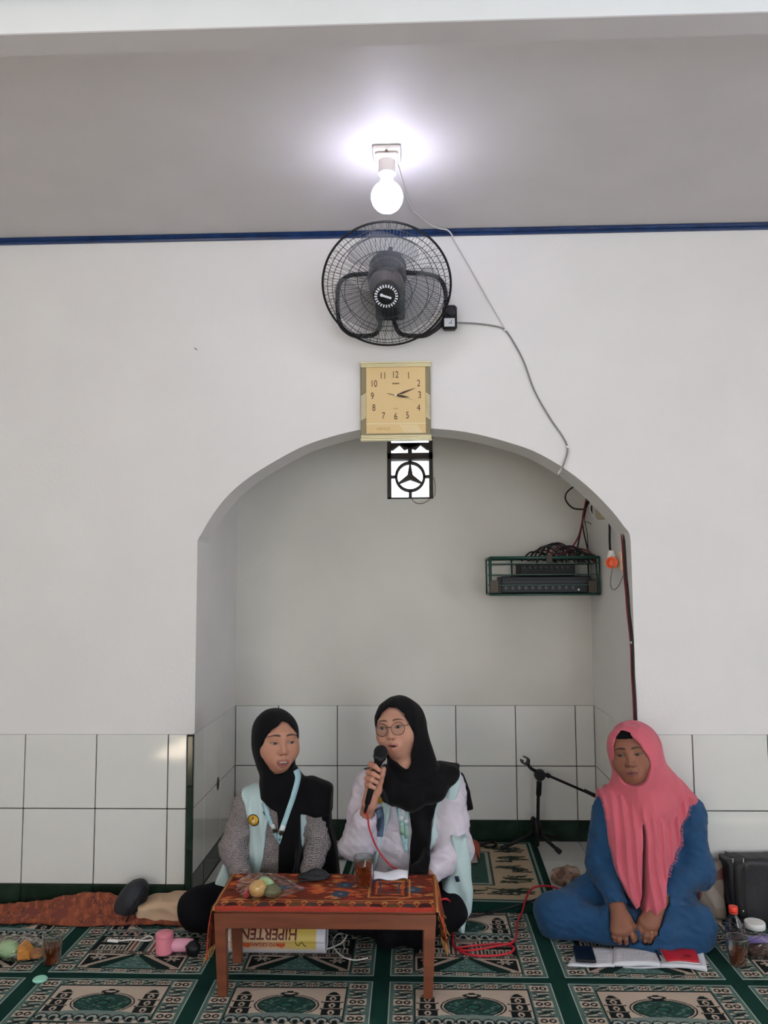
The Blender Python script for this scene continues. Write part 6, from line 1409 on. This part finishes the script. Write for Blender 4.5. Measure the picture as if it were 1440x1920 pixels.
# --- papers and grey cloth behind the middle woman
def pap(quad, z, label, m, name='leaflet', cat='leaflet', curl=.01): o = sheet(name, quad, z, .003, m, None, curl); tag(o, label, cat); return o
pap([(868, 1620), (896, 1618), (893, 1580), (868, 1582)], NF+.012, 'pinkish grey leaflet behind the middle woman\'s right side', mat('grey_pink_print', (156, 136, 130), .6, var=.2, vscale=40))
pap([(888, 1590), (900, 1612), (900, 1580), (876, 1572)], NF+.020, 'orange leaflet edge leaning beside the grey leaflet', mat('rust_print', (170, 78, 52), .6))
pap([(640, 1600), (668, 1604), (664, 1572), (644, 1570)], NF+.022, 'orange leaflet lying between the two women in black hijabs', MATS['rust_print'])
gcl = at(645, 1612, z=NF+.008)
blob('grey_cloth', lambda P: np.maximum(rc(P, gcl+(-.05, .04, .02), gcl+(.07, .04, .02), .022, .024, (1, 1.6, 1))+.003*cr(P, 50, 1), NF+.008-P[:, 2]), gcl-(.10, .03, .01), gcl+(.13, .12, .06), .004, mat('grey_fabric', (136, 134, 136), .85)); tag(bpy.data.objects['grey_cloth'], 'rolled grey cloth on the rug between the two women', 'cloth')
cable('stage_cable', [at(880, 1575, z=NF+.012), at(895, 1580, z=NF+.014), at(915, 1588, z=NF+.014), at(930, 1584, z=NF+.014), at(925, 1578, z=NF+.014), at(905, 1583, z=NF+.018), at(890, 1590, z=NF+.014)], .006, M_cableb, 'black cable looped beside the left leg of the stand', 6, None, 8)
# --- right edge: handbag, brown bag, bottle, jar
hb0, hb1 = at(1351, 1606, y=-.08), at(1352, 1735, y=-.10)
hx0 = hb0[0]; htop = hb0[2]; hbag = thing('handbag', 'black handbag with silver ring fittings against the right wall', 'handbag', (hx0+.2, -.085, CZ))
def hb_fn(P): return np.maximum(extr(P, [(hx0, htop+.004), (hx0+.40, htop+.014), (hx0+.43, .012), (hx0+.03, .012), (hx0+.012, .08)], -.135, -.03, .022)+.0035*cr(P*[1, 1, .7], 26, 2), .013-P[:, 2])
blob('body', hb_fn, (hx0-.03, -.16, .008), (hx0+.47, -.012, htop+.05), .0055, mat('black_leatherette', (26, 25, 30), .5, bump=.4, bscale=90), hbag)
def on_bag(px, py): p = at(px, py, y=-.14); y_ = surf_y(hb_fn, np.array([p[0]]), np.array([p[2]]))[0]; return np.array([p[0], y_-.003, p[2]])
strp = ribbon('strap', hb_fn, [tuple(on_bag(*q)[[0, 2]]) for q in ((1386, 1612), (1387, 1650), (1389, 1690), (1392, 1722))], .042, .004, mat('strap_dark', (18, 17, 20), .55), hbag, 5)
for px in (1376, 1396): MB().ring(on_bag(px, 1617), .010, .0022, rotm(math.pi/2, .0, 1.2), 20, 6).build('ring_fitting', mat('silver_metal', (186, 184, 180), .25, .9) if 'silver_metal' not in MATS else MATS['silver_metal'], hbag, True)
MB().ell(on_bag(1394, 1709), (.005, .003, .005), None, 12, 8).build('stud', MATS['silver_metal'], hbag, True); MB().ell(on_bag(1387, 1627), (.003, .002, .003), None, 12, 8).build('stud', MATS['silver_metal'], hbag, True)
gx = at(1331, 1660, y=-.05)[0]
def gb(P): return np.maximum(extr(P, PX([(1318, 1612), (1354, 1610), (1358, 1722), (1300, 1722), (1300, 1650)], -.05), -.085, -.015, .02)+.005*cr(P, 36, 4), .013-P[:, 2])
def gbc(V): C = np.empty((len(V), 3)); C[:] = srgb(136, 120, 108); C[nz(V*[1, 1, 1.4], 50, 2) > .22] = srgb(104, 62, 54); C[nz(V, 40, 6) > .4] = srgb(156, 142, 128); C[V[:, 2] < .055] = srgb(142, 124, 108); return C
blob('carrier_bag', gb, (gx-.12, -.10, .008), (gx+.09, -.004, .33), .0045, mat('printed_bag', None, .5, attr='Col', bump=.2, bscale=80), None, 1, gbc); tag(bpy.data.objects['carrier_bag'], 'greyish brown printed bag between the blue dress and the handbag', 'bag')
bt = at(1378, 1784, z=CZ); bottle = thing('plastic_bottle', 'clear plastic bottle with a red cap at right', 'bottle', bt)
M_pet = film('clear_bottle', (206, 212, 220), .26, .06)
bh = at(1377, 1702, y=bt[1])[2]-CZ
MB().lathe([(.001, .002), (.026, .0), (.030, .006), (.031, .03), (.029, .04), (.031, .05), (.031, .072), (.029, .080), (.0305, .092), (.030, bh-.058), (.023, bh-.040), (.0135, bh-.024), (.0125, bh-.004)], bt, None, 30, False).build('body', M_pet, bottle, 'auto')
MB().lathe([(.0145, bh-.012), (.0158, bh-.010), (.0158, bh+.004), (.0145, bh+.006), (.001, bh+.006)], bt, None, 26, False).build('cap', mat('red_cap', (224, 66, 48), .4), bottle, 'auto'); MB().ring(bt+(0, 0, bh-.016), .0140, .0018, None, 30, 6).build('neck_ring', MATS['red_cap'], bottle, True)
MB().lathe([(.0312, .052), (.0312, .070)], bt, None, 30, False).build('label_band', mat('pink_band', (150, 96, 110), .4, alpha=.35), bottle, True)
jt = at(1417, 1772, z=CZ); jar = thing('jar', 'clear jar with a white screw lid at the right edge', 'jar', jt); jh = at(1417, 1738, y=jt[1])[2]-CZ
MB().lathe([(.001, .001), (.032, 0), (.034, .004), (.034, jh-.008), (.031, jh)], jt, None, 28, False).build('body', M_pet, jar, 'auto')
MB().lathe([(.0345, jh-.002), (.036, jh), (.036, jh+.016), (.034, jh+.019), (.001, jh+.019)], jt, None, 30, False).build('lid', M_white, jar, 'auto'); MB().lathe([(.001, .003), (.030, .003), (.030, jh*.45), (.001, jh*.5)], jt, None, 24, False).build('contents', mat('olive_contents', (96, 98, 78), .6, var=.3, vscale=60), jar, True)
mat_y = at(1360, 1735, z=CZ)
